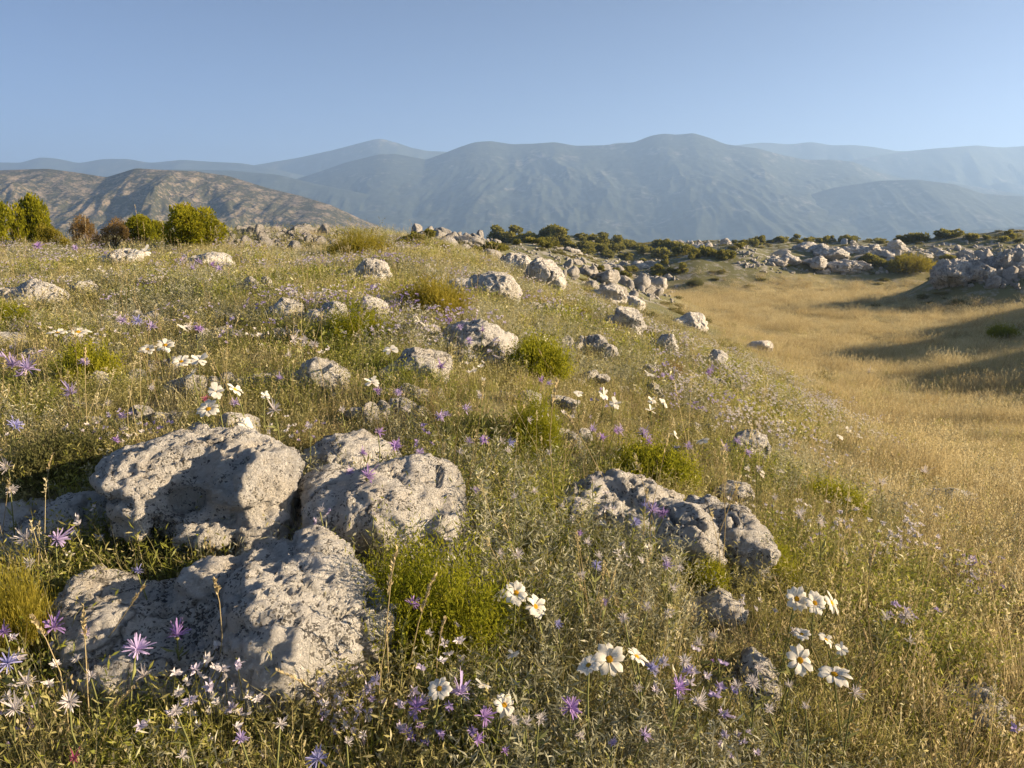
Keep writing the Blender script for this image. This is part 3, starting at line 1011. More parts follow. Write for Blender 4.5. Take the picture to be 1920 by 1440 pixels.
class Geo:
    """collects triangles and quads with a per-vertex leaf value"""
    def __init__(self):
        self.v, self.t, self.q, self.a, self.k = [], [], [], [], 0
    def add(self, v, tri=None, quad=None, a=.5):
        v = np.asarray(v, float)
        if tri is not None and len(tri): self.t.append(np.asarray(tri) + self.k)
        if quad is not None and len(quad): self.q.append(np.asarray(quad) + self.k)
        self.v.append(v)
        self.a.append(np.broadcast_to(np.asarray(a, float), (len(v),)))
        self.k += len(v)
    def mesh(self, name, mat, smooth=False):
        fl = []
        if self.t: fl.append(np.vstack(self.t))
        if self.q: fl.append(np.vstack(self.q))
        me = mesh_np(name, np.vstack(self.v), fl, mat, smooth)
        fattr(me, 'leaf', np.concatenate(self.a))
        return me

def blades(g, base, az, lean, length, width, bend, a, seg=3, twist=None):
    """many curved tapering blades at once (all arguments arrays of n)"""
    n = len(az)
    h = np.stack([np.cos(az), np.sin(az), np.zeros(n)], 1)
    tw = az + np.pi / 2 if twist is None else az + twist
    s = np.stack([np.cos(tw), np.sin(tw), np.zeros(n)], 1)
    rows = []
    for i in range(seg + 1):
        t = i / seg
        th = lean + bend * t
        if i == 0:
            c = base.copy()
        else:
            tm = lean + bend * (t - .5 / seg)
            c = c + (h * np.sin(tm)[:, None] + np.array([0, 0, 1.]) * np.cos(tm)[:, None]) * (length / seg)[:, None]
        w = (width * (1 - t) ** .7)[:, None] * .5
        if i < seg:
            rows += [c - s * w, c + s * w]
        else:
            rows += [c]
    v = np.stack(rows, 1)                    # n, 2*seg+1, 3
    m = v.shape[1]
    o = np.arange(n)[:, None] * m
    quads = []
    for i in range(seg - 1):
        quads.append(np.stack([o[:, 0] + 2 * i, o[:, 0] + 2 * i + 1, o[:, 0] + 2 * i + 3, o[:, 0] + 2 * i + 2], 1))
    tri = np.stack([o[:, 0] + 2 * seg - 2, o[:, 0] + 2 * seg - 1, o[:, 0] + 2 * seg], 1)
    g.add(v.reshape(-1, 3), tri, np.vstack(quads) if quads else None, np.repeat(a, m))
    return c

def leaves(g, base, dirn, length, width, a, up=None, rng=RNG):
    """diamond leaves"""
    n = len(base)
    d = dirn / np.maximum(np.linalg.norm(dirn, axis=1), 1e-9)[:, None]
    r = rng.normal(size=(n, 3))
    s = np.cross(d, r); s /= np.maximum(np.linalg.norm(s, axis=1), 1e-9)[:, None]
    nn = np.cross(s, d)
    m = base + d * (length * .5)[:, None] + nn * (length * .10)[:, None]
    v = np.stack([base, m - s * (width * .5)[:, None], base + d * length[:, None], m + s * (width * .5)[:, None]], 1)
    o = np.arange(n)[:, None] * 4
    g.add(v.reshape(-1, 3), None, o + np.arange(4)[None, :], np.repeat(a, 4))

def tuft_grass(seed, n=34, rad=.05, L=(.10, .26), W=.0026, lean=.35, seeds=.3, mat=None):
    rng = np.random.default_rng(seed)
    g = Geo()
    az = rng.uniform(0, 6.28, n)
    rr = rad * np.sqrt(rng.random(n))
    b = np.stack([rr * np.cos(az + rng.normal(0, 1, n)), rr * np.sin(az + rng.normal(0, 1, n)), np.full(n, -.01)], 1)
    ln = rng.uniform(L[0], L[1], n)
    tip = blades(g, b, az, np.abs(rng.normal(0, lean, n)), ln, np.full(n, W) * rng.uniform(.7, 1.3, n), rng.normal(.5, .45, n), rng.random(n), 3, rng.uniform(0, 6.28, n))
    k = rng.random(n) < seeds
    t = tip[k]
    if len(t):
        for j in range(4):
            leaves(g, t - np.array([0, 0, .012]) * j + rng.normal(0, .002, t.shape), rng.normal(0, .5, t.shape) + np.array([0, 0, 1.]), np.full(len(t), .013), np.full(len(t), .005), np.full(len(t), .8), rng=rng)
    return g.mesh('grass_tuft', mat or M_STRAW)

def tuft_herb(seed, mat, stems=24, lps=11, H=(.06, .17), leaf=(.019, .0036), rad=.06, spread=.55):
    rng = np.random.default_rng(seed)
    g = Geo()
    az = rng.uniform(0, 6.28, stems)
    rr = rad * np.sqrt(rng.random(stems))
    b = np.stack([rr * np.cos(az), rr * np.sin(az), np.full(stems, -.01)], 1)
    ln = rng.uniform(H[0], H[1], stems)
    lean = np.abs(rng.normal(0, spread, stems)) * (rr / rad)
    tip = blades(g, b, az, lean, ln, np.full(stems, .0022), rng.normal(.1, .3, stems), rng.uniform(.3, .8, stems), 2)
    B, D, A = [], [], []
    st = rng.random(stems)
    for i in range(stems):
        k = max(3, int(lps * ln[i] / H[1]))
        tt = np.linspace(.15, 1, k)
        p = b[i] + (tip[i] - b[i]) * tt[:, None] + rng.normal(0, .003, (k, 3))
        an = np.arange(k) * 2.4 + rng.uniform(0, 6)
        d = np.stack([np.cos(an), np.sin(an), rng.uniform(.2, 1.1, k)], 1)
        B.append(p); D.append(d); A.append(np.clip(st[i] * .6 + .4 * tt + rng.normal(0, .1, k) - .1, 0, 1))
    B, D, A = np.vstack(B), np.vstack(D), np.concatenate(A)
    n = len(B)
    leaves(g, B, D, leaf[0] * rng.uniform(.6, 1.4, n), leaf[1] * rng.uniform(.7, 1.3, n), A, rng=rng)
    return g.mesh('herb_tuft', mat)

def mound(name, mat, n, leaf, seed, hemi=.75, lps=9, sprig=.16, needle=False, gaps=1.0):
    """cushion shrub of unit half width: sprigs that leave a lumpy dome outward, each with small leaves"""
    rng = np.random.default_rng(seed)
    g = Geo()
    sub = [(0., 0., .58)] + [(q * math.cos(t), q * math.sin(t), rng.uniform(.24, .44)) for t, q in ((rng.uniform(0, 6.28), rng.uniform(.38, .78)) for _ in range(8))]
    wts = np.array([c[2] ** 2 for c in sub]); wts /= wts.sum()
    which = rng.choice(len(sub), n, p=wts)
    C = np.array(sub)[which]
    d = rng.normal(size=(n, 3)); d[:, 2] = np.abs(d[:, 2]); d /= np.linalg.norm(d, axis=1)[:, None]
    r = rng.uniform(.35, 1.0, n) ** .6
    lump = 1 + .42 * perlin(d * 1.7 + C * 5, seed) + .22 * perlin(d * 4.2 + C * 5, seed + 1)
    keep = perlin(d * 2.6 + C * 3, seed + 2) > -.40 * gaps
    d, r, lump, C = d[keep], r[keep], lump[keep], C[keep]
    n = len(d)
    b = d * (r * lump * C[:, 2])[:, None] * np.array([1, 1, hemi * 1.35]) + np.stack([C[:, 0], C[:, 1], 0 * r], 1)
    dirn = d * np.array([1, 1, .6]) + np.array([0, 0, .55]) + rng.normal(0, .35, (n, 3))
    dirn /= np.linalg.norm(dirn, axis=1)[:, None]
    tone = np.clip(.5 + .45 * perlin(b * 2.6, seed + 6) + rng.normal(0, .12, n), 0, 1)
    ln = sprig * rng.uniform(.4, 1.5, n) * (1 + 1.2 * (rng.random(n) < .07))
    B, D, A = [], [], []
    for j in range(lps):
        t = (j + .5) / lps
        p = b + dirn * (ln * t)[:, None] + rng.normal(0, .008, (n, 3))
        q = rng.normal(0, 1, (n, 3)); q -= dirn * (q * dirn).sum(1)[:, None]
        q /= np.maximum(np.linalg.norm(q, axis=1), 1e-6)[:, None]
        B.append(p); D.append(dirn * (.7 if not needle else 1.4) + q); A.append(np.clip(tone * .75 + .25 * t + rng.normal(0, .06, n), 0, 1))
    B, D, A = np.vstack(B), np.vstack(D), np.concatenate(A)
    m = len(B)
    B[:, 2] = np.maximum(B[:, 2], -.05)
    leaves(g, B, D, leaf[0] * rng.uniform(.6, 1.4, m), leaf[1] * rng.uniform(.7, 1.3, m), A, rng=rng)
    return g.mesh(name, mat)

def stem_bundle(name, seed, n=26, R0=.08, mat=None):
    rng = np.random.default_rng(seed)
    g = Geo()
    for i in range(n):
        az = rng.uniform(0, 6.28); el = rng.uniform(.15, 1.3)
        e = np.array([math.cos(az) * math.cos(el), math.sin(az) * math.cos(el), math.sin(el) * .75]) * rng.uniform(.6, .85)
        tube(g, [np.array([math.cos(az) * R0, math.sin(az) * R0, -.08]), e * .5 + np.array([0, 0, .05]), e], [.02, .013, .005], 4)
    return g.mesh(name, mat or M_BARK, True)

def tube(g, pts, rad, sides=6, a=.5):
    pts = [np.asarray(p, float) for p in pts]
    ring = []
    for i, p in enumerate(pts):
        d = pts[min(i + 1, len(pts) - 1)] - pts[max(i - 1, 0)]
        d = d / max(np.linalg.norm(d), 1e-9)
        u = np.cross(d, [0, 0, 1.] if abs(d[2]) < .9 else [1., 0, 0]); u /= np.linalg.norm(u)
        w = np.cross(d, u)
        th = np.arange(sides) * 2 * np.pi / sides
        ring.append(p + rad[i] * (np.cos(th)[:, None] * u + np.sin(th)[:, None] * w))
    v = np.vstack(ring)
    q = []
    for i in range(len(pts) - 1):
        for k in range(sides):
            q.append((i * sides + k, i * sides + (k + 1) % sides, (i + 1) * sides + (k + 1) % sides, (i + 1) * sides + k))
    g.add(v, None, q, a)

# ------------------------------------------------------------------ cushion shrubs on the slope
SH_MESH = {}
def shrub_mesh(kind):
    if kind not in SH_MESH:
        SH_MESH[kind] = {
            'feather': lambda: (mound('foliage', M_SHRUB, 2500, (.062, .014), 301, .8, 12, .32, False, .55), stem_bundle('stems', 1)),
            'round': lambda: (mound('foliage', M_SHRUB, 2000, (.075, .020), 302, .72, 10, .27, False, .6), stem_bundle('stems', 2)),
            'yellow': lambda: (mound('foliage', M_SHRUBY, 2000, (.085, .014), 303, .8, 11, .34, True, .6), stem_bundle('stems', 3)),
            'grey': lambda: (mound('foliage', M_SHRUBG, 2200, (.075, .018), 304, .62, 10, .3, False, .5), stem_bundle('stems', 4)),
            'rust': lambda: (mound('foliage', M_RUST, 1500, (.07, .014), 305, .7, 7, .2), stem_bundle('stems', 5)),
        }[kind]()
    return SH_MESH[kind]

SHRUBS = []
def shrub(label, kind, x0, x1, top, base, short, deep=.8):
    cx = (x0 + x1) / 2
    p = ground_at(cx, base - (base - top) * .12)
    m = p[1] / FOC
    w = (x1 - x0) / 2 * m
    h = (base - top) * m
    fo, st = shrub_mesh(kind)
    r = bpy.data.objects.new('shrub', None)
    COL.objects.link(r)
    y = p[1] + w * deep * .6
    r.location = (p[0] * y / p[1], y, zat(p[0] * y / p[1], y))
    r.rotation_euler = (0, 0, random.uniform(0, 6.28))
    a = obj('foliage', fo, r); b = obj('stems', st, r)
    hh = h / .80
    for q in (a, b):
        q.scale = (w * 1.0, w * 1.0 * (deep + .1), hh * .92)
    tag(r, label, 'shrub', 'low shrubs on the slope')
    FOOT.append((r.location.x, r.location.y, w * .62, w * .62))
    SHRUBS.append((cx, (top + base) / 2, (x1 - x0) / 2, (base - top) / 2, short))
    return r

def slope_shrubs():
    shrub('big feathery bright green shrub right of the largest foreground boulder', 'feather', 655, 1005, 1035, 1290, 'the big feathery shrub', .7)
    shrub('round bright green shrub above the jagged low boulder on the right slope', 'round', 1115, 1335, 830, 935, 'the round bright green shrub')
    shrub('dark green shrub right of the long flat-topped boulder in the middle', 'round', 938, 1080, 622, 725, 'the dark green shrub')
    shrub('narrow upright green shrub above the green ground left of the lilac patch', 'feather', 955, 1062, 742, 880, 'the narrow green shrub')
    shrub('soft green shrub in front of the row of three boulders', 'feather', 612, 752, 582, 665, 'the soft green shrub')
    shrub('yellow-green broom-like shrub left of the wedge boulder', 'yellow', 745, 880, 528, 605, 'the yellow-green shrub')
    shrub('yellow-green shrub on the crest behind the lone block-shaped boulder', 'yellow', 615, 742, 440, 492, 'the crest shrub')
    shrub('small green shrub in the dry grass at right, below the tall stalks', 'round', 1480, 1640, 902, 975, 'the small green shrub in dry grass')
    shrub('green shrub at the right foot of the cracked two-humped boulder', 'feather', 1365, 1512, 1018, 1110, 'the shrub right of the cracked boulder')
    shrub('leafy green shrub in front of the cracked two-humped boulder', 'round', 1270, 1385, 1050, 1118, 'the shrub before the cracked boulder')
    shrub('grey-green shrub left of the broad layered boulder', 'grey', 20, 235, 790, 940, 'the grey-green shrub')
    shrub('yellowish shrub at the left edge beside the largest boulder', 'yellow', -30, 130, 1060, 1300, 'the yellowish shrub at the left edge')
    shrub('small brownish shrub growing in the notch on top of the largest boulder', 'grey', 262, 378, 1068, 1150, 'the notch shrub', .6)
    shrub('low olive shrub in the gap between the largest and the broad layered boulder', 'grey', 160, 440, 985, 1075, 'the gap shrub', .5)
    shrub('small rust-brown shrub among white flowers near the slope edge', 'rust', 1215, 1300, 672, 722, 'the rust-brown shrub')
    shrub('dark green shrub at the left edge above the lilac flowers', 'round', 100, 235, 635, 745, 'the dark left shrub')
    shrub('leafy shrub at the left edge below the long low boulder', 'round', -30, 75, 568, 632, 'the leafy left shrub')
    shrub('dark shrub standing alone in the shaded dry meadow at right', 'round', 1845, 1908, 608, 640, 'the lone meadow shrub')
    shrub('olive shrub at the foot of the shaded rocky hill', 'yellow', 1662, 1748, 486, 522, 'the hill-foot shrub')
    shrub('flat green patch of shrub in the dry grass at the right edge', 'yellow', 1765, 1862, 990, 1032, 'the flat green patch')
    shrub('small bush in the dry meadow beyond the slope edge', 'grey', 1285, 1325, 524, 540, 'the small meadow bush')
slope_shrubs()

def small_shrubs():
    """the many lower clumps between the boulders"""
    rng = np.random.default_rng(77)
    items = []
    for k in range(46):
        px = rng.uniform(20, 1330); py = 560 + 560 * rng.random() ** 1.25
        if px > 1180 + (py - 560) * .55: continue
        p = ground_at(px, py)
        if float(meadow(p[0], p[1])) > .4 or any(abs(px - m[0]) < m[2] * 1.05 and abs(py - m[1]) < m[3] * 1.1 for m in ROCKS + SHRUBS): continue
        kind = ('round', 'grey', 'feather', 'grey', 'yellow')[rng.integers(5)]
        m = p[1] / FOC
        w = rng.uniform(.30, .62) * (60 + (py - 560) * .16) * m
        r = bpy.data.objects.new('shrub', None); COL.objects.link(r)
        r.location = (p[0], p[1], zat(p[0], p[1]) - .01)
        r.rotation_euler = (0, 0, rng.uniform(0, 6.28))
        for nm, me in zip(('foliage', 'stems'), shrub_mesh(kind)):
            q = obj(nm, me, r); q.scale = (w, w * rng.uniform(.7, 1.1), w * rng.uniform(.55, .95))
        items.append((r, px, py, w / p[1]))
        FOOT.append((p[0], p[1], w * .55, w * .55))
    name_apart(items, 'leafy clump', 'the flowery slope', 'shrub', 'small leafy clumps between the boulders')
small_shrubs()

# ------------------------------------------------------------------ bushes and small trees
def crown(name, mat, seed, n, leaf, lumps=9, tall=1.0, inner=.35):
    """leafy crown about 2 wide: leaf sprays gathered in uneven clumps, with gaps between"""
    rng = np.random.default_rng(seed)
    g = Geo()
    cs, rs = [], []
    for i in range(lumps):
        a = rng.uniform(0, 6.28); q = rng.uniform(.0, .80)
        cs.append((q * math.cos(a), q * math.sin(a), rng.uniform(.25, 1.25 - .45 * q) * tall))
        rs.append(rng.uniform(.17, .42))
    B, D, A = [], [], []
    for c, r in zip(cs, rs):
        k = int(n * r * r / sum(x * x for x in rs))
        d = rng.normal(size=(k, 3)); d /= np.linalg.norm(d, axis=1)[:, None]
        q = r * rng.uniform(inner, 1.0, k) ** .5 * (1 + .35 * perlin(d * 2.5 + c[0] * 7, seed))
        p = np.array(c) + d * q[:, None] * np.array([1, 1, .9])
        tone = np.clip(.45 + .35 * perlin(p * 3, seed + 3) + .15 * d[:, 2] + rng.normal(0, .12, k), 0, 1)
        B.append(p); D.append(d + rng.normal(0, .6, (k, 3)) + np.array([0, 0, .3])); A.append(tone)
    B, D, A = np.vstack(B), np.vstack(D), np.concatenate(A)
    ok = B[:, 2] > .02
    B, D, A = B[ok], D[ok], A[ok]
    m = len(B)
    leaves(g, B, D, leaf[0] * rng.uniform(.6, 1.5, m), leaf[1] * rng.uniform(.7, 1.3, m), A, rng=rng)
    me = g.mesh(name, mat)
    h = Geo()
    tube(h, [(0, 0, -.12), (.02, 0, .3 * tall), (0, .02, .7 * tall)], [.06, .05, .02], 7)
    for c in cs:
        tube(h, [(.0, 0, .1 + .15 * rng.random()), (c[0] * .5, c[1] * .5, c[2] * .6), c], [.032, .02, .006], 5)
    return me, h.mesh('trunk', M_BARK, True)

def bush_at(label, group, meshes, x0, x1, top, base, cat='bush', name='bush', dist=None, rotz=0, squash=1):
    cx = (x0 + x1) / 2
    if dist is None:
        p = ground_at(cx, base)
    else:
        d = ray(cx, base); p = d * dist
    m = p[1] / FOC
    w = (x1 - x0) / 2 * m
    zz = zat(p[0], p[1])
    ztop = EYE + ray(cx, top)[2] * p[1]
    hgt = max(ztop - zz, .4 * w)
    r = bpy.data.objects.new(name, None)
    COL.objects.link(r)
    r.location = (p[0], p[1], zz)
    r.rotation_euler = (0, 0, rotz)
    a = obj('crown', meshes[0], r); b = obj('trunk', meshes[1], r)
    for q in (a, b):
        q.scale = (w * .95, w * .95, hgt / 1.45)
    tag(r, label, cat, group)
    return r

def left_trees():
    c1 = crown('crown', M_TREE, 401, 15000, (.075, .045), 19)
    c2 = crown('crown', M_TREE, 402, 13000, (.075, .045), 17)
    c3 = crown('crown', M_RUST, 403, 5000, (.07, .03), 9, 1, .2)
    c4 = crown('crown', M_SHRUBY, 404, 9000, (.06, .028), 10)
    gl = 'bushes and small trees along the left skyline'
    bush_at('round dense bright green bush on the skyline, with the rock field at its right', gl, c1, 302, 424, 378, 478, dist=18 * S, rotz=.4)
    bush_at('dark green bush close behind and left of the round bright bush', gl, c2, 232, 318, 398, 472, dist=20 * S, rotz=2)
    bush_at('tallest green tree, cut by the left edge of the picture', gl, c2, -60, 46, 340, 470, 'tree', 'tree', 18 * S, 1)
    bush_at('green small tree just right of the one cut by the left edge', gl, c1, 28, 100, 358, 470, 'tree', 'tree', 18.6 * S, 3)
    bush_at('pale yellow-green bush right of the two small trees at left', gl, c4, 72, 142, 392, 472, dist=17.5 * S, rotz=1)
    bush_at('reddish-brown thin bush on the left skyline, nearer the pale bush', gl, c3, 132, 200, 402, 470, dist=19 * S, rotz=.5)
    bush_at('dusky brown low bush on the left skyline, nearer the dark green bush', gl, c3, 182, 250, 408, 470, dist=18.2 * S, rotz=2.5)
left_trees()

FAR = [crown('crown', M_FARB, 410 + i, 900, (.22, .16), 7 + i % 3, (.8, 1, .7, 1.2)[i % 4], .3) for i in range(5)]
def far_bushes():
    rng = np.random.default_rng(55)
    def band(n, xs, tops, bases, w, label, group, bright=False):
        items = []
        for i in range(n):
            px = rng.uniform(xs[0], xs[-1])
            py = rng.uniform(np.interp(px, xs, tops), np.interp(px, xs, bases))
            p = ground_at(px, py)
            while p[1] > 160:
                py += 4; p = ground_at(px, py)
            wd = w[0] + (w[1] - w[0]) * rng.random() ** 1.5
            m = p[1] / FOC
            r = bpy.data.objects.new('bush', None); COL.objects.link(r)
            r.location = (p[0], p[1], zat(p[0], p[1]))
            r.rotation_euler = (0, 0, rng.uniform(0, 6.28))
            c = FAR[rng.integers(len(FAR))]
            s = wd * m * .5
            for nm, me in (('crown', c[0]), ('trunk', c[1])):
                q = obj(nm, me, r); q.scale = (s, s, s * rng.uniform(.6, .95))
            items.append((r, px, py, wd))
        name_apart(items, *label, 'bush', group)
    band(70, [930, 1000, 1080, 1180, 1260], [448, 446, 450, 458, 488], [456, 462, 474, 492, 505], (14, 44), ('green bush', 'the left valley slope'), 'bushes on the scrubby slope left of the valley')
    band(30, [1090, 1150, 1240], [441, 441, 446], [452, 462, 470], (10, 26), ('olive bush', 'the left valley ridge'), 'bushes on the ridge above the scrubby slope')
    band(16, [1225, 1290, 1370], [460, 466, 474], [476, 486, 490], (16, 40), ('green bush', "the valley-end knoll's foot"), 'bushes at the foot of the knoll')
    band(30, [1375, 1420, 1480, 1560], [448, 441, 438, 440], [468, 464, 452, 448], (12, 28), ('dark bush', 'the valley-end thicket'), 'bushes in the thicket behind the valley end')
    band(30, [1560, 1650, 1700, 1800, 1920], [438, 434, 434, 442, 448], [446, 446, 448, 452, 456], (12, 32), ('dark bush', "the right rise's crest"), 'bushes along the crest of the right-hand rise')
    band(16, [1590, 1680, 1780], [486, 490, 488], [505, 512, 508], (14, 34), ('olive bush', "the shaded hill's foot"), 'bushes on the shaded hill foot')
    band(16, [1120, 1180, 1280], [500, 505, 510], [520, 524, 516], (14, 30), ('low bush', 'the rocks beside the meadow'), 'bushes between the rocks left of the dry meadow')
    band(14, [735, 800, 900, 960], [452, 452, 470, 470], [466, 480, 492, 492], (20, 46), ('green bush', 'the middle crest outcrop'), 'bushes beside the outcrop on the middle crest')
far_bushes()

# ------------------------------------------------------------------ ground cover
def blossom_tuft(seed, cols, mat):
    rng = np.random.default_rng(seed)
    g = Geo()
    for i in range(8):
        az = rng.uniform(0, 6.28); h = rng.uniform(.07, .17)
        b = np.array([rng.normal(0, .04), rng.normal(0, .04), 0])
        t = b + np.array([math.cos(az) * .03, math.sin(az) * .03, h])
        tube(g, [b, (b + t) / 2 + rng.normal(0, .004, 3), t], [.0012, .001, .001], 3, 0.)
        n = 12
        an = np.arange(n) * 6.283 / n
        ti = rng.normal(0, .35, 3) + np.array([.1, -.35, 1]); ti /= np.linalg.norm(ti)
        u = np.cross(ti, [1, 0, .2]); u /= np.linalg.norm(u); w = np.cross(ti, u)
        d = np.cos(an)[:, None] * u + np.sin(an)[:, None] * w + ti * rng.uniform(.1, .8, n)[:, None]
        leaves(g, np.repeat(t[None], n, 0), d, np.full(n, .0135) * rng.uniform(.5, 1.3, n), np.full(n, .0065), np.full(n, 1.), rng=rng)
    return g.mesh('blossom_tuft', mat)

def blossom_material(name, stops):
    t = NT(name)
    k = t.attr('tint', 'INSTANCER')
    col = t.ramp(k, stops)
    col = t.mix(t.attr('leaf'), (.14, .14, .05), col)
    d = t.n('BsdfDiffuse'); tr = t.n('BsdfTranslucent'); mx = t.n('MixShader')
    t.l(col, d.inputs[0]); t.l(col, tr.inputs[0]); mx.inputs[0].default_value = .35
    t.l(d.outputs[0], mx.inputs[1]); t.l(tr.outputs[0], mx.inputs[2])
    t.l(mx.outputs[0], t.out.inputs[0])
    return t.m
M_BLOS = blossom_material('small_blossom', [(.0, (.38, .30, .56)), (.3, (.52, .46, .62)), (.5, (.66, .62, .64)), (1, (.74, .70, .60))])

def cover_points(n, ymin, ymax, power, seed, xr=(-.98, .88)):
    """points in the wedge in view; area density falls with distance as y**-power"""
    rng = np.random.default_rng(seed)
    e = 2 - power
    a = rng.random(n)
    if abs(e) < 1e-6:
        y = ymin * (ymax / ymin) ** a
    else:
        y = (ymin ** e + a * (ymax ** e - ymin ** e)) ** (1 / e)
    x = (y + .6) * rng.uniform(xr[0], xr[1], n)
    return x, y, rng

def outside(x, y, k=1.0):
    ok = np.ones(len(x), bool)
    F = [f for f in FOOT if f[2] > .035]
    for (fx, fy, rx, ry) in F:
        ok &= ((x - fx) / (rx * k)) ** 2 + ((y - fy) / (ry * k)) ** 2 > 1
    thin = np.random.default_rng(len(x)).random(len(x)) < .85
    for (bx, by, r) in BARE:
        ok &= ~(thin & ((x - bx) ** 2 + (y - by) ** 2 < r * r))
    return ok

def ground_cover():
    # herbs and thin grass on the slope
    herb = [tuft_herb(501, M_HERB), tuft_herb(502, M_HERB, 28, 9, (.05, .13)), tuft_herb(503, M_GREEN, 22, 11, (.05, .16), (.018, .0042)),
            tuft_herb(504, M_GREEN, 24, 10, (.04, .11), (.014, .0044)), tuft_herb(505, M_SAGE, 14, 18, (.06, .16), (.020, .004)), tuft_herb(506, M_SAGE, 12, 16, (.08, .20), (.024, .004)),
            tuft_grass(507, 30, .06, (.06, .15)), tuft_grass(508, 20, .05, (.08, .20), .0022), tuft_herb(509, M_HERB, 22, 10, (.03, .08), (.010, .005), .08),
            tuft_herb(510, M_SAGE, 11, 9, (.05, .15), (.028, .009), .07), tuft_herb(511, M_HERB, 11, 9, (.05, .13), (.026, .011), .07), tuft_herb(512, M_GREEN, 11, 10, (.05, .13), (.024, .011), .07),
            tuft_grass(513, 26, .05, (.06, .20), .0026, .3, 0, M_GREEN), tuft_grass(514, 22, .05, (.08, .22), .0026, .35, .2, M_HERB)]
    x, y, rng = cover_points(60000, .85, 30, 1.15, 61)
    md = meadow(x, y)
    ok = outside(x, y, .95) & (rng.random(len(x)) > md * .75)
    x, y, md = x[ok], y[ok], md[ok]
    n = len(x)
    pn = perlin(xy0(x, y, 1.3), 31); pm = perlin(xy0(x, y, .5), 32); pk = perlin(xy0(x, y, 2.4), 33)
    u = rng.random(n)
    pick = np.where(pn + .5 * pk > .12, np.where(u < .5, 2, np.where(u < .8, 3, 0)), np.where(u < .3, 0, np.where(u < .5, 1, np.where(u < .75, 8, 7))))
    sage = (pm + .5 * pk > -.06) & (rng.random(n) < .62)
    pick = np.where(sage, np.where(u < .5, 4, 5), pick)
    far = (y > 3.2 + 2.5 * rng.random(n)) & (rng.random(n) < .6)
    pick = np.where(far, np.where(sage, 9, np.where(pn > .1, 11, 10)), pick)
    blade = rng.random(n) < .27
    pick = np.where(blade, np.where(u < .5, 12, 13), pick)
    dry = rng.random(n) < .09 + .16 * sst(-.1, .5, -pm) + .6 * md + .12 * sst(6, 16, y)
    pick = np.where(dry, np.where(u < .5, 6, 7), pick)
    tint = np.clip(.45 + .45 * perlin(xy0(x, y, .9), 35) + .25 * rng.normal(size=n) * .9 + .16 * sst(5, 15, y), 0, 1)
    sz = rng.uniform(.7, 1.25, n) * (1 + sst(2.5, 16, y) * .55) * (.8 + .25 * pn)
    rot = np.stack([rng.normal(0, .16, n), rng.normal(0, .16, n), rng.uniform(0, 6.3, n)], 1)
    scatter('ground_cover', np.stack([x, y, hfast(x, y) - .004], 1), pick, rot, sz, tint, herb)

    # low scrub on the far slopes
    fs = [mound('scrub', M_FARS, 260, (.20, .07), 570 + i, .7, 4, .3) for i in range(4)]
    x, y, rng = cover_points(9000, 17, 150, 1.2, 66)
    ok = (rng.random(len(x)) < (1 - meadow(x, y)) * sst(-.35, .25, perlin(xy0(x, y, .22), 71))) & outside(x, y)
    x, y = x[ok], y[ok]; n = len(x)
    sz = rng.uniform(.10, .34, n) * (1 + sst(30, 90, y) * .9)
    scatter('scrub', np.stack([x, y, hfast(x, y) - .02], 1), rng.integers(0, 4, n), np.stack([0 * x, 0 * x, rng.uniform(0, 6.3, n)], 1),
            np.stack([sz, sz, sz * rng.uniform(.5, .9, n)], 1), rng.random(n), fs)

    # dry grass of the meadow
    gr = [tuft_grass(521, 36, .06, (.08, .20), .0024), tuft_grass(522, 30, .07, (.10, .26), .0022), tuft_grass(523, 44, .10, (.06, .15), .0024, .6, .1), tuft_grass(524, 26, .05, (.14, .34), .0024, .25, .5)]
    x, y, rng = cover_points(46000, .9, 78, 1.35, 62, (-.2, .86))
    md = meadow(x, y)
    ok = (rng.random(len(x)) < md) & outside(x, y, .95)
    x, y = x[ok], y[ok]
    n = len(x)
    pn = perlin(xy0(x, y, .7), 41)
    pick = np.where(pn > .25, 3, rng.integers(0, 3, n))
    tint = np.clip(.45 + .3 * perlin(xy0(x, y, .35), 42) + .22 * perlin(xy0(x, y, 1.6), 44) + .16 * rng.normal(size=n) + .12 * sst(6, 20, y), 0, 1)
    far = 1 + sst(3, 30, y) * 1.9 + sst(30, 80, y) * 2
    h = rng.uniform(.6, 1.15, n) * (1 + .3 * pn)
    sz = np.stack([far * h, far * h, (1 + sst(4, 30, y) * .5 + sst(30, 80, y) * .6) * h], 1)
    rot = np.stack([rng.normal(0, .14, n), rng.normal(.05, .14, n), rng.uniform(0, 6.3, n)], 1)
    scatter('dry_grass', np.stack([x, y, hfast(x, y) - .004], 1), pick, rot, sz, tint, gr)

    # green weeds here and there in the dry meadow
    x, y, rng = cover_points(9000, .9, 40, 1.3, 63, (.1, .86))
    md = meadow(x, y)
    ok = (md > .5) & (perlin(xy0(x, y, 1.1), 51) + .25 * rng.normal(size=len(x)) > .12 + .25 * sst(4, 14, y)) & outside(x, y)
    x, y = x[ok], y[ok]; n = len(x)
    rot = np.stack([rng.normal(0, .14, n), rng.normal(0, .14, n), rng.uniform(0, 6.3, n)], 1)
    scatter('weeds', np.stack([x, y, hfast(x, y) - .004], 1), rng.integers(0, 5, n), rot, rng.uniform(.6, 1.1, n) * (1 + .5 * sst(4, 15, y)), rng.uniform(.2, .9, n), herb[:6])

    # grass stalks with seed heads standing above the herbs
    g = Geo()
    st = []
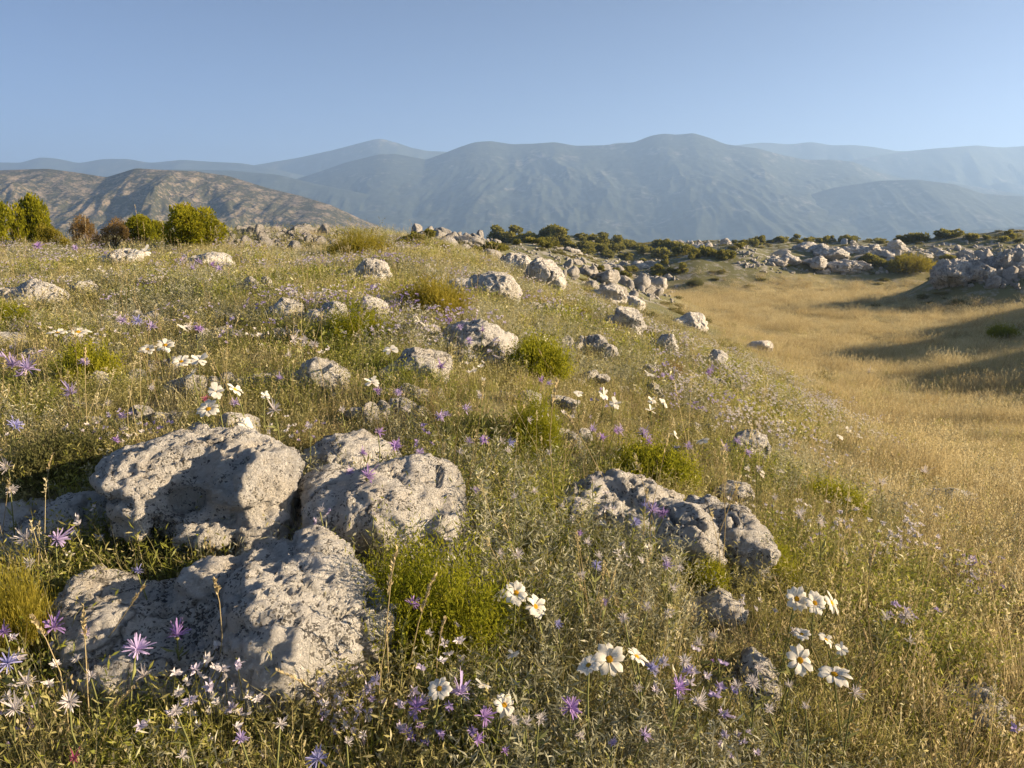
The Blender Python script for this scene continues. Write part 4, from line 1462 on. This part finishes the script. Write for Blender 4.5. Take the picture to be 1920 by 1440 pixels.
    for s in range(4):
        rng = np.random.default_rng(530 + s)
        g = Geo()
        for i in range(3):
            az = rng.uniform(0, 6.28); L = rng.uniform(.22, .42)
            b = np.array([rng.normal(0, .02), rng.normal(0, .02), 0]); dx = np.array([math.cos(az), math.sin(az), 0])
            c1 = b + dx * .03 * L + np.array([0, 0, L * .5]); c2 = b + dx * .16 * L + np.array([0, 0, L])
            tube(g, [b, c1, c2], [.0012, .0011, .0008], 3, .5)
            k = 22
            tt = rng.random(k)
            p = c2 + (c2 - c1) * (tt * .28)[:, None] - (c2 - c1) * .12
            leaves(g, p, (c2 - c1)[None] * 3 + rng.normal(0, .35, (k, 3)), np.full(k, .012), np.full(k, .004), np.full(k, .85), rng=rng)
        st.append(g.mesh('seed_stalk', M_STRAW))
    x, y, rng = cover_points(2000, 1.0, 30, 1.0, 64)
    ok = outside(x, y) & (rng.random(len(x)) > .35 * meadow(x, y)) & (perlin(xy0(x, y, .8), 56) > -.25)
    x, y = x[ok], y[ok]; n = len(x)
    rot = np.stack([rng.normal(0, .12, n), rng.normal(0, .12, n), rng.uniform(0, 6.3, n)], 1)
    scatter('seed_stalks', np.stack([x, y, hfast(x, y) - .01], 1), rng.integers(0, 4, n), rot, rng.uniform(.5, .95, n) * (1 + .2 * sst(4, 16, y)), np.clip(rng.normal(.65, .2, n), 0, 1), st)

    # tiny blossoms past counting
    bt = [blossom_tuft(541 + i, None, M_BLOS) for i in range(4)]
    x, y, rng = cover_points(9500, 1.15, 17, 1.0, 65, (-.8, .6))
    md = meadow(x, y)
    patch = perlin(xy0(x, y, .75), 61)
    edge = np.exp(-((x - (1.6 + .20 * y)) / (.9 + .1 * y)) ** 2) * sst(3.2, 6, y)
    ok = outside(x, y, .9) & (md < .55) & (rng.random(len(x)) < sst(.08, .42, patch) * .75 + .9 * edge * sst(-.35, .2, patch) + .05)
    x, y, edge = x[ok], y[ok], edge[ok]; n = len(x)
    tint = np.clip(.45 + .35 * edge + .35 * perlin(xy0(x, y, 1.4), 63) + .2 * rng.normal(size=n), 0, 1)
    rot = np.stack([rng.normal(0, .15, n), rng.normal(0, .15, n), rng.uniform(-.6, .6, n)], 1)
    scatter('tiny_blossoms', np.stack([x, y, hfast(x, y) - .01], 1), rng.integers(0, 4, n), rot, rng.uniform(.6, 1.05, n) * (1 + .35 * sst(4, 14, y)), tint, bt)
ground_cover()

# ------------------------------------------------------------------ single flowers
def flat_leafmat(name, col, trans=.35, var=0.0, rough=None):
    t = NT(name)
    c = t.n('RGB').outputs[0]; c.default_value = (*col, 1)
    if var:
        rnd = t.n('ObjectInfo').outputs['Random']
        hs = t.n('HueSaturation')
        t.l(c, hs.inputs['Color'])
        t.l(t.math('ADD', t.math('MULTIPLY', rnd, var), 1 - var / 2), hs.inputs['Value'])
        c = hs.outputs[0]
    d = t.n('BsdfDiffuse'); tr = t.n('BsdfTranslucent'); mx = t.n('MixShader')
    t.l(c, d.inputs[0]); t.l(c, tr.inputs[0]); mx.inputs[0].default_value = trans
    t.l(d.outputs[0], mx.inputs[1]); t.l(tr.outputs[0], mx.inputs[2]); t.l(mx.outputs[0], t.out.inputs[0])
    return t.m
M_WHITE = flat_leafmat('white_petal', (.70, .68, .61), .35, .15)
M_DISC = flat_leafmat('flower_disc', (.62, .36, .03), .1)
M_FSTEM = flat_leafmat('flower_stem', (.20, .21, .08), .2, .4)
M_LILAC = {'lilac': flat_leafmat('lilac_petal', (.43, .35, .56), .35, .25), 'purple': flat_leafmat('purple_petal', (.36, .24, .50), .35, .25),
           'blue': flat_leafmat('blue_petal', (.31, .31, .55), .35, .2), 'pale': flat_leafmat('pale_petal', (.55, .51, .50), .35, .15), 'pink': flat_leafmat('pink_petal', (.30, .07, .14), .35, .1)}

def petal_mesh(seed, L=1.0, W=.42, droop=.12):
    """one cupped petal with a notched tip, pointing along +x from its base"""
    rng = np.random.default_rng(seed)
    nu, nv = 6, 4
    v = []
    for i in range(nu + 1):
        t = i / nu
        w = W * (.28 + 1.9 * t * (1 - t) ** .35 * .62) * (1 - .18 * (t > .95))
        for j in range(nv + 1):
            s = j / nv * 2 - 1
            x = L * t - (.05 * L * (1 - abs(s)) if t == 1 else 0) - .10 * L * t * s * s
            z = .10 * W * s * s + .08 * W * math.cos(s * 9) * t + L * (.16 * math.sin(t * 2.4) - droop * t * t)
            v.append((x, s * w * .5, z + rng.normal(0, .006)))
    f = [(i * (nv + 1) + j, i * (nv + 1) + j + 1, (i + 1) * (nv + 1) + j + 1, (i + 1) * (nv + 1) + j) for i in range(nu) for j in range(nv)]
    return np.array(v), np.array(f)

PETALS = [mesh_np('petal', *petal_mesh(600 + i, 1, .54 + .04 * (i % 3), .05 + .08 * (i % 4)), M_WHITE, True) for i in range(6)]

def disc_mesh(r=1.0):
    g = Geo()
    rng = np.random.default_rng(3)
    k = 90
    for i in range(k):
        rr = math.sqrt((i + .5) / k); a = i * 2.39996
        c = np.array([rr * math.cos(a), rr * math.sin(a), .62 * (1 - rr * rr) ** .5 * .9]) * r
        s = .14 * r
        d = np.array([(s, 0, 0), (0, s, 0), (-s, 0, 0), (0, -s, 0), (0, 0, s * 1.5)])
        g.add(c + d, [(0, 1, 4), (1, 2, 4), (2, 3, 4), (3, 0, 4)], None, .5)
    th = np.arange(14) * 2 * math.pi / 14
    ring = np.stack([np.cos(th), np.sin(th), 0 * th], 1) * r
    ring2 = ring * .7 + np.array([0, 0, .42 * r])
    g.add(np.vstack([ring, ring2, [[0, 0, .6 * r]]]), [(14 + i, 14 + (i + 1) % 14, 28) for i in range(14)], [(i, (i + 1) % 14, 14 + (i + 1) % 14, 14 + i) for i in range(14)], .5)
    return g.mesh('disc', M_DISC)
DISC = disc_mesh()

def calyx_mesh():
    g = Geo()
    tube(g, [(0, 0, -.42), (0, 0, -.25), (0, 0, -.03)], [.10, .30, .34], 8)
    return g.mesh('calyx', M_FSTEM, True)
CALYX = calyx_mesh()

def corolla(seed, n, W, mat, layers=1, shag=.35, name='petals', notch=False):
    """many narrow rays in one piece, unit radius"""
    rng = np.random.default_rng(seed)
    vs, fs, k = [], [], 0
    for l in range(layers):
        for i in range(n):
            a = (i + .5 * l) * 6.2832 / n + rng.normal(0, .12)
            L = (1 - .3 * l) * (rng.uniform(.55, 1.1) if layers > 1 else rng.uniform(.85, 1.08))
            up = .10 + .5 * l + abs(rng.normal(0, shag))
            w = W * rng.uniform(.7, 1.25)
            if rng.random() < .14: up += rng.uniform(.5, 1.2)
            pr = [(.06, .35), (.45, .9), (.8, 1.0), (1.0, .55)]
            v = []
            for (t, ww) in pr:
                x = L * t; z = up * t * .8 - .25 * t * t + .12
                for s in (-1, 1):
                    v.append((x * math.cos(a) - s * ww * w * .5 * math.sin(a), x * math.sin(a) + s * ww * w * .5 * math.cos(a), z + .03 * s * math.sin(i * 3.)))
            vs.append(np.array(v)); fs.append(np.array([(2 * q, 2 * q + 1, 2 * q + 3, 2 * q + 2) for q in range(3)]) + k); k += 8
    return mesh_np(name, np.vstack(vs), np.vstack(fs), mat)
COR = {c: [corolla(650 + 7 * i + h, 19 + 2 * i, .105, M_LILAC[c], 2, .38) for i in range(5)] for h, c in enumerate(('lilac', 'purple', 'blue', 'pink'))}
COR['pale'] = [corolla(690 + i, 21 + i, .085, M_LILAC['pale'], 2, .6) for i in range(5)]
COR['white'] = [corolla(699 + i, 11 + i, .50, M_WHITE, 1, .16) for i in range(3)]

def stem_mesh(seed, top, r):
    """bent stem from the ground to `top` (vector from the root) with a few narrow leaves"""
    rng = np.random.default_rng(seed)
    g = Geo()
    top = np.array(top)
    L = np.linalg.norm(top)
    side = rng.normal(0, .05 * L, 3) * np.array([1, 1, 0])
    pts = [np.zeros(3) - np.array([0, 0, .02]), top * .35 + side, top * .72 + side * .7, top]
    tube(g, pts, [r * 1.2, r, r * .9, r * .9], 5)
    lf = Geo()
    k = 9
    t = rng.uniform(.05, .75, k)
    p = top[None] * t[:, None] + side * .8
    d = rng.normal(0, 1, (k, 3)); d[:, 2] = rng.uniform(.3, 1.2, k)
    leaves(lf, p, d, rng.uniform(.02, .045, k), np.full(k, .006), np.full(k, .5), rng=rng)
    return g.mesh('stem', M_FSTEM, True), lf.mesh('leaves', M_FSTEM)

FLOWERS = []     # (object, px, py, kind words)
_fs = [0]
def flower(kind, px, py, dia, tall=None, face=None, sep=False):
    """kind: daisy or a corolla colour; px, py, dia: head in the picture"""
    _fs[0] += 1
    k = _fs[0]
    rng = np.random.default_rng(900 + k)
    tall = tall or rng.uniform(.11, .20)
    p = ground_at(px, py, tall)
    m = np.linalg.norm(p - np.array([0, 0, EYE])) / FOC
    rad = dia * .5 * m * 1.05
    bx = p[0] + rng.normal(0, .02); by = p[1] + rng.normal(.0, .02)
    z0 = zat(bx, by)
    nm = 'daisy' if kind == 'daisy' else 'wildflower'
    r = bpy.data.objects.new(nm, None); COL.objects.link(r)
    r.location = (bx, by, z0)
    top = np.array([p[0] - bx, p[1] - by, p[2] - z0])
    st, lf = stem_mesh(k, top, .0020 if kind == 'daisy' else .0016)
    so = obj('stem', st, r); obj('leaves', lf, so)
    # the head looks up, a little to the sun and to the viewer
    if face is None:
        face = (rng.normal(.45, .5), rng.normal(-.25, .5), 1.0)
    q = Vector(face).normalized().to_track_quat('Z', 'Y')
    M = Matrix.Translation(Vector(top)) @ q.to_matrix().to_4x4() @ Matrix.Rotation(rng.uniform(0, 6.28), 4, 'Z')
    def put(name, me, s, extra=Matrix.Identity(4)):
        o = obj(name, me, r)
        o.matrix_local = M @ extra @ Matrix.Diagonal((*((s,) * 3 if isinstance(s, float) else s), 1))
        return o
    put('calyx', CALYX, rad * .55)
    if kind == 'daisy':
        put('disc', DISC, rad * .235)
        if sep:
            n = int(rng.integers(9, 12))
            for i in range(n):
                a = i * 6.2832 / n + rng.normal(0, .07)
                E = Matrix.Rotation(a, 4, 'Z') @ Matrix.Translation((rad * .12, 0, rad * .02 * (i % 2))) @ Matrix.Rotation(-rng.normal(.10, .13), 4, 'Y') @ Matrix.Rotation(rng.normal(0, .15), 4, 'X')
                L = rad * .90 * rng.uniform(.9, 1.08)
                put('petal', PETALS[rng.integers(len(PETALS))], (L, L * 1.05, L), E)
        else:
            put('petals', COR['white'][k % 3], rad)
        words = 'white daisy'
    else:
        put('petals', COR[kind][k % len(COR[kind])], rad)
        words = {'lilac': 'lilac star-shaped wildflower', 'purple': 'purple star-shaped wildflower', 'blue': 'blue star-shaped wildflower', 'pale': 'pale shaggy wildflower', 'pink': 'deep pink wildflower'}[kind]
    FLOWERS.append((r, px, py, words, {'daisy': 'white daisies on the slope', 'pale': 'pale shaggy wildflowers on the slope'}.get(kind, 'lilac and blue star-shaped wildflowers on the slope')))
    return r

DAISY = [  # px, py, diameter, face or None
    (967, 1112, 46, (.3, -.9, .8)), (938, 1117, 34, (-.7, -.2, 1)), (1003, 1138, 46, (.6, -.5, .8)), (1142, 1236, 58, (.25, -1.3, .7)), (1104, 1248, 42, (-.5, -.3, 1)), (1193, 1232, 42, (.5, -.1, 1)),
    (824, 1292, 44, (-.1, -.6, 1)), (1493, 1123, 44, (.1, -1.1, .7)), (1527, 1131, 40, (.3, -.8, .8)), (1558, 1131, 40, (.8, -.6, .6)), (1499, 1238, 50, (.2, -1.2, .7)), (1564, 1266, 52, (.0, -.15, 1)),
    (1548, 1200, 36, (.5, -.3, .8)), (1503, 1190, 36, (-.1, -.2, 1)), (391, 768, 40, (.1, -.7, 1)), (277, 656, 36, (0, -.4, 1)), (310, 648, 38, (.2, -.7, 1)), (340, 679, 38, (.1, -.5, 1)),
    (373, 676, 32, (.3, -.5, .8)), (108, 625, 36, (0, -.2, 1)), (146, 624, 40, (.1, -.3, 1)), (945, 1322, 42, (.5, -.6, .8)),
    (360, 702, 28, None), (440, 731, 38, None), (405, 735, 32, None), (460, 796, 32, (.8, -.7, .5)), (733, 657, 32, (.1, -.6, 1)), (697, 718, 34, (.2, -.4, 1)), (786, 605, 32, None), (1131, 742, 26, None), (1152, 758, 26, None),
    (1244, 756, 26, None), (1219, 771, 26, None), (1222, 752, 20, None), (1318, 828, 30, None), (905, 1287, 32, None), (1577, 1218, 26, None), (250, 476, 20, None), (271, 474, 24, None), (497, 742, 22, None),
    (1084, 738, 20, None), (1217, 703, 22, None), (1265, 818, 22, None), (341, 614, 24, None), (1640, 812, 16, None), (1590, 806, 16, None), (1575, 820, 16, None), (1612, 820, 14, None), (1020, 636, 18, None), (963, 1228, 30, None)]
for (px, py, d, fc) in DAISY:
    flower('daisy', px, py, d * (1.0 if d >= 40 else .85), face=fc, sep=d >= 36)

STARS = [  # colour, px, py, diameter
    ('purple', 688, 897, 40), ('lilac', 655, 888, 26), ('lilac', 728, 952, 34), ('blue', 1115, 1062, 30), ('lilac', 1252, 1064, 32), ('pale', 1272, 1066, 22), ('blue', 1190, 980, 28), ('lilac', 1222, 958, 34), ('purple', 1246, 966, 32),
    ('blue', 1208, 950, 24), ('purple', 1270, 1295, 42), ('purple', 1068, 1328, 44), ('lilac', 1206, 1381, 32), ('blue', 1218, 1256, 36), ('purple', 780, 1330, 42), ('purple', 905, 1345, 40), ('lilac', 862, 1306, 58), ('purple', 893, 1388, 28),
    ('lilac', 452, 1388, 30), ('blue', 597, 1426, 44), ('purple', 100, 1180, 42), ('lilac', 255, 1220, 50), ('purple', 332, 1195, 42), ('purple', 8, 1188, 30), ('blue', 15, 1246, 36), ('blue', 257, 1074, 26), ('lilac', 104, 1014, 40),
    ('pale', 52, 1012, 34), ('lilac', 25, 690, 40), ('lilac', 52, 694, 36), ('lilac', 40, 705, 24), ('lilac', 136, 740, 36), ('lilac', 822, 784, 28), ('purple', 826, 690, 28), ('lilac', 890, 922, 26), ('blue', 905, 826, 22), ('purple', 908, 826, 26),
    ('blue', 956, 832, 26), ('purple', 740, 836, 32), ('lilac', 870, 768, 28), ('lilac', 836, 780, 26), ('purple', 770, 1136, 34), ('purple', 800, 1137, 16), ('lilac', 1130, 1132, 24), ('blue', 1045, 1172, 22), ('lilac', 228, 603, 24), ('blue', 258, 604, 24),
    ('lilac', 284, 614, 24), ('purple', 372, 620, 28), ('pale', 350, 615, 24), ('blue', 28, 798, 32), ('lilac', 785, 850, 26), ('lilac', 158, 682, 26), ('lilac', 160, 1190, 18), ('pink', 137, 1425, 24), ('pink', 382, 750, 18), ('purple', 1335, 1240, 10),
    ('purple', 1085, 1000, 18), ('purple', 680, 852, 24), ('lilac', 880, 832, 24), ('purple', 215, 828, 22), ('lilac', 232, 780, 22), ('purple', 708, 812, 24), ('lilac', 1110, 808, 24), ('purple', 1126, 822, 26), ('lilac', 1160, 808, 28), ('purple', 1152, 810, 20),
    ('lilac', 1205, 815, 30), ('purple', 1215, 830, 24), ('lilac', 1290, 838, 22), ('blue', 1270, 842, 20), ('lilac', 1330, 696, 22), ('purple', 1328, 702, 18), ('lilac', 1258, 712, 20), ('lilac', 1242, 705, 16), ('purple', 945, 1410, 22), ('lilac', 1148, 1395, 22),
    ('purple', 70, 463, 18), ('lilac', 140, 466, 16), ('lilac', 340, 490, 18), ('lilac', 372, 492, 18), ('purple', 395, 498, 18), ('lilac', 410, 505, 16), ('lilac', 360, 505, 16), ('blue', 345, 482, 14), ('lilac', 440, 758, 24), ('purple', 705, 735, 22), ('lilac', 745, 738, 24),
    ('lilac', 525, 712, 20), ('lilac', 880, 640, 22), ('purple', 905, 622, 18), ('lilac', 860, 615, 20), ('purple', 845, 603, 18), ('lilac', 890, 605, 18), ('purple', 1012, 715, 20), ('lilac', 1030, 720, 18), ('lilac', 1380, 830, 24), ('lilac', 1400, 850, 22), ('lilac', 1360, 846, 24)]
PALE = [(50, 1284, 40), (130, 1316, 42), (28, 1332, 40), (330, 1334, 32), (270, 1270, 32), (525, 1360, 32), (1170, 1160, 28), (1213, 1142, 26), (1250, 1152, 28), (1306, 1322, 42), (1282, 1240, 34), (1412, 1282, 36), (1385, 1290, 28), (1600, 1300, 32), (1695, 1154, 34),
        (1663, 1162, 26), (1730, 886, 26), (1650, 906, 22), (1498, 970, 36), (1535, 982, 24), (940, 832, 26), (950, 848, 26), (970, 1044, 32), (935, 1040, 26), (515, 772, 42), (1705, 1205, 24), (1420, 1255, 26), (1110, 900, 26), (1000, 925, 24), (965, 935, 24), (860, 850, 24),
        (548, 640, 30), (570, 640, 26), (590, 648, 26), (540, 668, 20), (1100, 1020, 26), (1120, 1045, 24), (1260, 1105, 22), (1340, 1196, 26), (1310, 1212, 28), (1485, 1185, 24), (1630, 700, 18), (15, 880, 34), (20, 920, 28), (60, 1060, 28), (170, 1270, 26), (1010, 1350, 30),
        (985, 1360, 30), (960, 1352, 28), (1085, 1380, 24), (1195, 1290, 24), (1510, 1330, 22), (1440, 1330, 24), (1480, 1290, 22), (1050, 950, 22), (700, 965, 20), (600, 960, 24), (1090, 1080, 22), (1590, 940, 18), (1420, 880, 22), (1450, 935, 20), (340, 1420, 26), (650, 1395, 24),
        (900, 745, 22), (760, 770, 22), (640, 770, 22), (580, 800, 22), (280, 730, 22), (200, 760, 22), (990, 790, 20), (1030, 850, 20), (1320, 770, 18), (1370, 780, 20), (1420, 800, 18), (1480, 830, 18), (1340, 720, 18), (1390, 730, 18), (1450, 750, 16)]
for (c, px, py, d) in STARS:
    flower(c, px, py, d * (.95 if d > 33 else .84))
for (px, py, d) in PALE:
    flower('pale', px, py, d * (.80 if py > 1000 else .72))

# labels: each flower named by its look and the thing it stands by
def landmark_labels(items):
    marks = [m for m in ROCKS + SHRUBS if m[4]]
    buckets = {}
    for it in items:
        r, px, py, words, grp = it
        best = min(marks, key=lambda m: math.hypot(max(0, abs(px - m[0]) - m[2]), max(0, abs(py - m[1]) - m[3]) * 1.5) + .05 * math.hypot(px - m[0], py - m[1]))
        dx, dy = (px - best[0]) / best[2], (py - best[1]) / best[3]
        if abs(dx) <= 1 and abs(dy) <= 1:
            rel = 'before'
        elif abs(dx) - 1 > (abs(dy) - 1) * best[3] / best[2]:
            rel = 'left of' if dx < 0 else 'right of'
        else:
            rel = 'behind' if dy < 0 else 'in front of'
        buckets.setdefault((words, rel, best[4]), []).append(it)
    nums = {2: 'two', 3: 'three', 4: 'four', 5: 'five', 6: 'six', 7: 'seven', 8: 'eight', 9: 'nine', 10: 'ten', 11: 'eleven', 12: 'twelve'}
    ords = ['leftmost', 'second from left', 'third from left', 'fourth from left', 'fifth from left', 'sixth from left', 'seventh from left', 'eighth from left', 'ninth from left', 'tenth from left', 'eleventh from left']
    for (words, rel, mk), its in buckets.items():
        its.sort(key=lambda q: q[1])
        for i, it in enumerate(its):
            if len(its) == 1:
                lab = '%s %s %s' % (words, rel, mk)
            else:
                o = ords[i] if i < len(its) - 1 else 'rightmost'
                if len(its) == 2:
                    o = ('left one', 'right one')[i]
                lab = '%s, %s of %s %s %s' % (words, o, nums.get(len(its), 'many'), rel, mk)
                if len(lab.split()) > 16: lab = lab.replace('star-shaped wildflower', 'wildflower').replace('shaggy wildflower', 'wildflower')
            tag(it[0], lab, 'flower', it[4])
landmark_labels(FLOWERS)

# ------------------------------------------------------------------ tall single grass stalks
def stalk(label, x0, y0, x1, y1, seed, head=.25, width=.0021, dense=40):
    """dry stalk from its foot (x0, y0) to its tip (x1, y1) in the picture"""
    rng = np.random.default_rng(seed)
    b = ground_at(x0, y0)
    d = ray(x1, y1)
    y = b[1] - rng.uniform(.0, .03)
    t = np.array([d[0] * y, y, EYE + d[2] * y])
    z0 = zat(b[0], b[1])
    L = t - np.array([b[0], b[1], z0])
    n = np.linalg.norm(L)
    side = np.array([rng.normal(0, .05), rng.normal(0, .05), 0]) * n
    pts = [np.array([0, 0, -.02]), L * .3 + side * .7, L * .6 + side, L * .85 + side * .6, L]
    r = bpy.data.objects.new('grass_stalk', None); COL.objects.link(r)
    r.location = (b[0], b[1], z0)
    g = Geo(); tube(g, pts, [width * .62, width * .55, width * .5, width * .4, width * .25], 5, .55)
    M = g.mesh('stem', M_DRY, True)
    obj('stem', M, r)
    h = Geo()
    tt = 1 - head * rng.random(dense)
    p = L[None] * tt[:, None] + side * (.6 * (1 - tt) / .15).clip(0, 1)[:, None]
    u = L / n
    leaves(h, p, u[None] + rng.normal(0, .28, (dense, 3)), np.full(dense, .016) * n / .4, np.full(dense, .0045), np.full(dense, .8), rng=rng)
    obj('seed_head', h.mesh('seed_head', M_DRY), r)
    tag(r, label, 'grass stalk', 'tall dry grass stalks standing out of the slope')
M_DRY = leaf_material('dry_stalk', [(.0, (.28, .21, .11)), (.5, (.43, .35, .19)), (1, (.58, .49, .30))], .3, .2, 0, False)
STALKS = [
    ('tall dry stalk with a thick seed head standing before the big feathery shrub', 735, 1330, 745, 1030, .26), ('dry stalk leaning right with a thin head, right edge of the big feathery shrub', 760, 1300, 815, 1080, .3),
    ('dry stalk with a pale head, lower right of the big feathery shrub', 820, 1340, 835, 1160, .2), ('dry stalk rising at the right end of the largest boulder', 708, 1380, 735, 1160, .2),
    ('curved dry stalk arching over the front of the largest boulder, lower right', 690, 1390, 520, 1258, .25), ('leaning dry stalk crossing the left flank of the largest boulder', 150, 1270, 268, 1100, .2),
    ('upright dry stalk before the left flank of the largest boulder', 170, 1400, 156, 1140, .2), ('dry stalk slanting left before the largest boulder', 130, 1420, 60, 1160, .15),
    ('thick tawny seed head leaning right at the bottom left', 190, 1440, 250, 1290, .3), ('green-brown stalk rising before the middle of the largest boulder', 395, 1330, 402, 1090, .1),
    ('tall thin stalk with its tip between the two green shrubs in the middle', 1048, 980, 1045, 715, .15), ('long thin stalk leaning left above the jagged low boulder', 1160, 955, 1065, 780, .12),
    ('thin leaning stalk above the dark green shrub', 1050, 730, 1010, 655, .2), ('dry stalk with a curved tip, bottom right of the centre', 1295, 1440, 1240, 1318, .25),
    ('short stout dry stalk at the bottom centre', 1092, 1440, 1092, 1385, .3), ('leaning stalk left of the trio of daisies on the right', 1490, 1170, 1452, 1080, .3),
    ('tall dry stalk right of the trio of daisies on the right', 1652, 1300, 1642, 1020, .15), ('dry stalk right of the lowest right daisy', 1640, 1330, 1618, 1180, .15),
    ('dry stalk among the dry grass at the lower right', 1728, 1440, 1670, 1330, .2), ('thin stalk in the dry grass, far right', 1700, 980, 1672, 850, .2),
    ('tall stalk above the small green shrub in dry grass', 1542, 985, 1552, 908, .3), ('tall stalk with a nodding tip left of the jagged low boulder', 905, 870, 912, 805, .2),
    ('dry stalk left of the whitish stone, over the daisies', 165, 830, 160, 655, .15), ('dry stalk leaning right, near the left daisies', 205, 720, 255, 640, .1),
    ('tall stalk crossing the half-shaded boulder', 612, 770, 590, 650, .1), ('tall dry stalk in the left middle, above the grey-green shrub', 98, 960, 100, 850, .3),
    ('pale stalk on the skyline before the brown bushes', 165, 478, 160, 405, .3), ('pale stalk on the skyline before the dark green bush', 270, 478, 268, 415, .3), ('tallest stalk above the dark green bush on the skyline', 262, 470, 253, 385, .2),
    ('pale stalk just left of the round bush on the skyline', 300, 478, 302, 410, .3), ('pale stalk at the right edge of the round bush', 414, 470, 404, 424, .3), ('leaning pale stalk under the round bush', 460, 600, 430, 503, .15),
    ('tall dark stem standing in the dry meadow', 1326, 606, 1326, 566, .6)]
for i, (lab, x0, y0, x1, y1, hd) in enumerate(STALKS):
    stalk(lab, x0, y0, x1, y1, 1200 + i, hd)
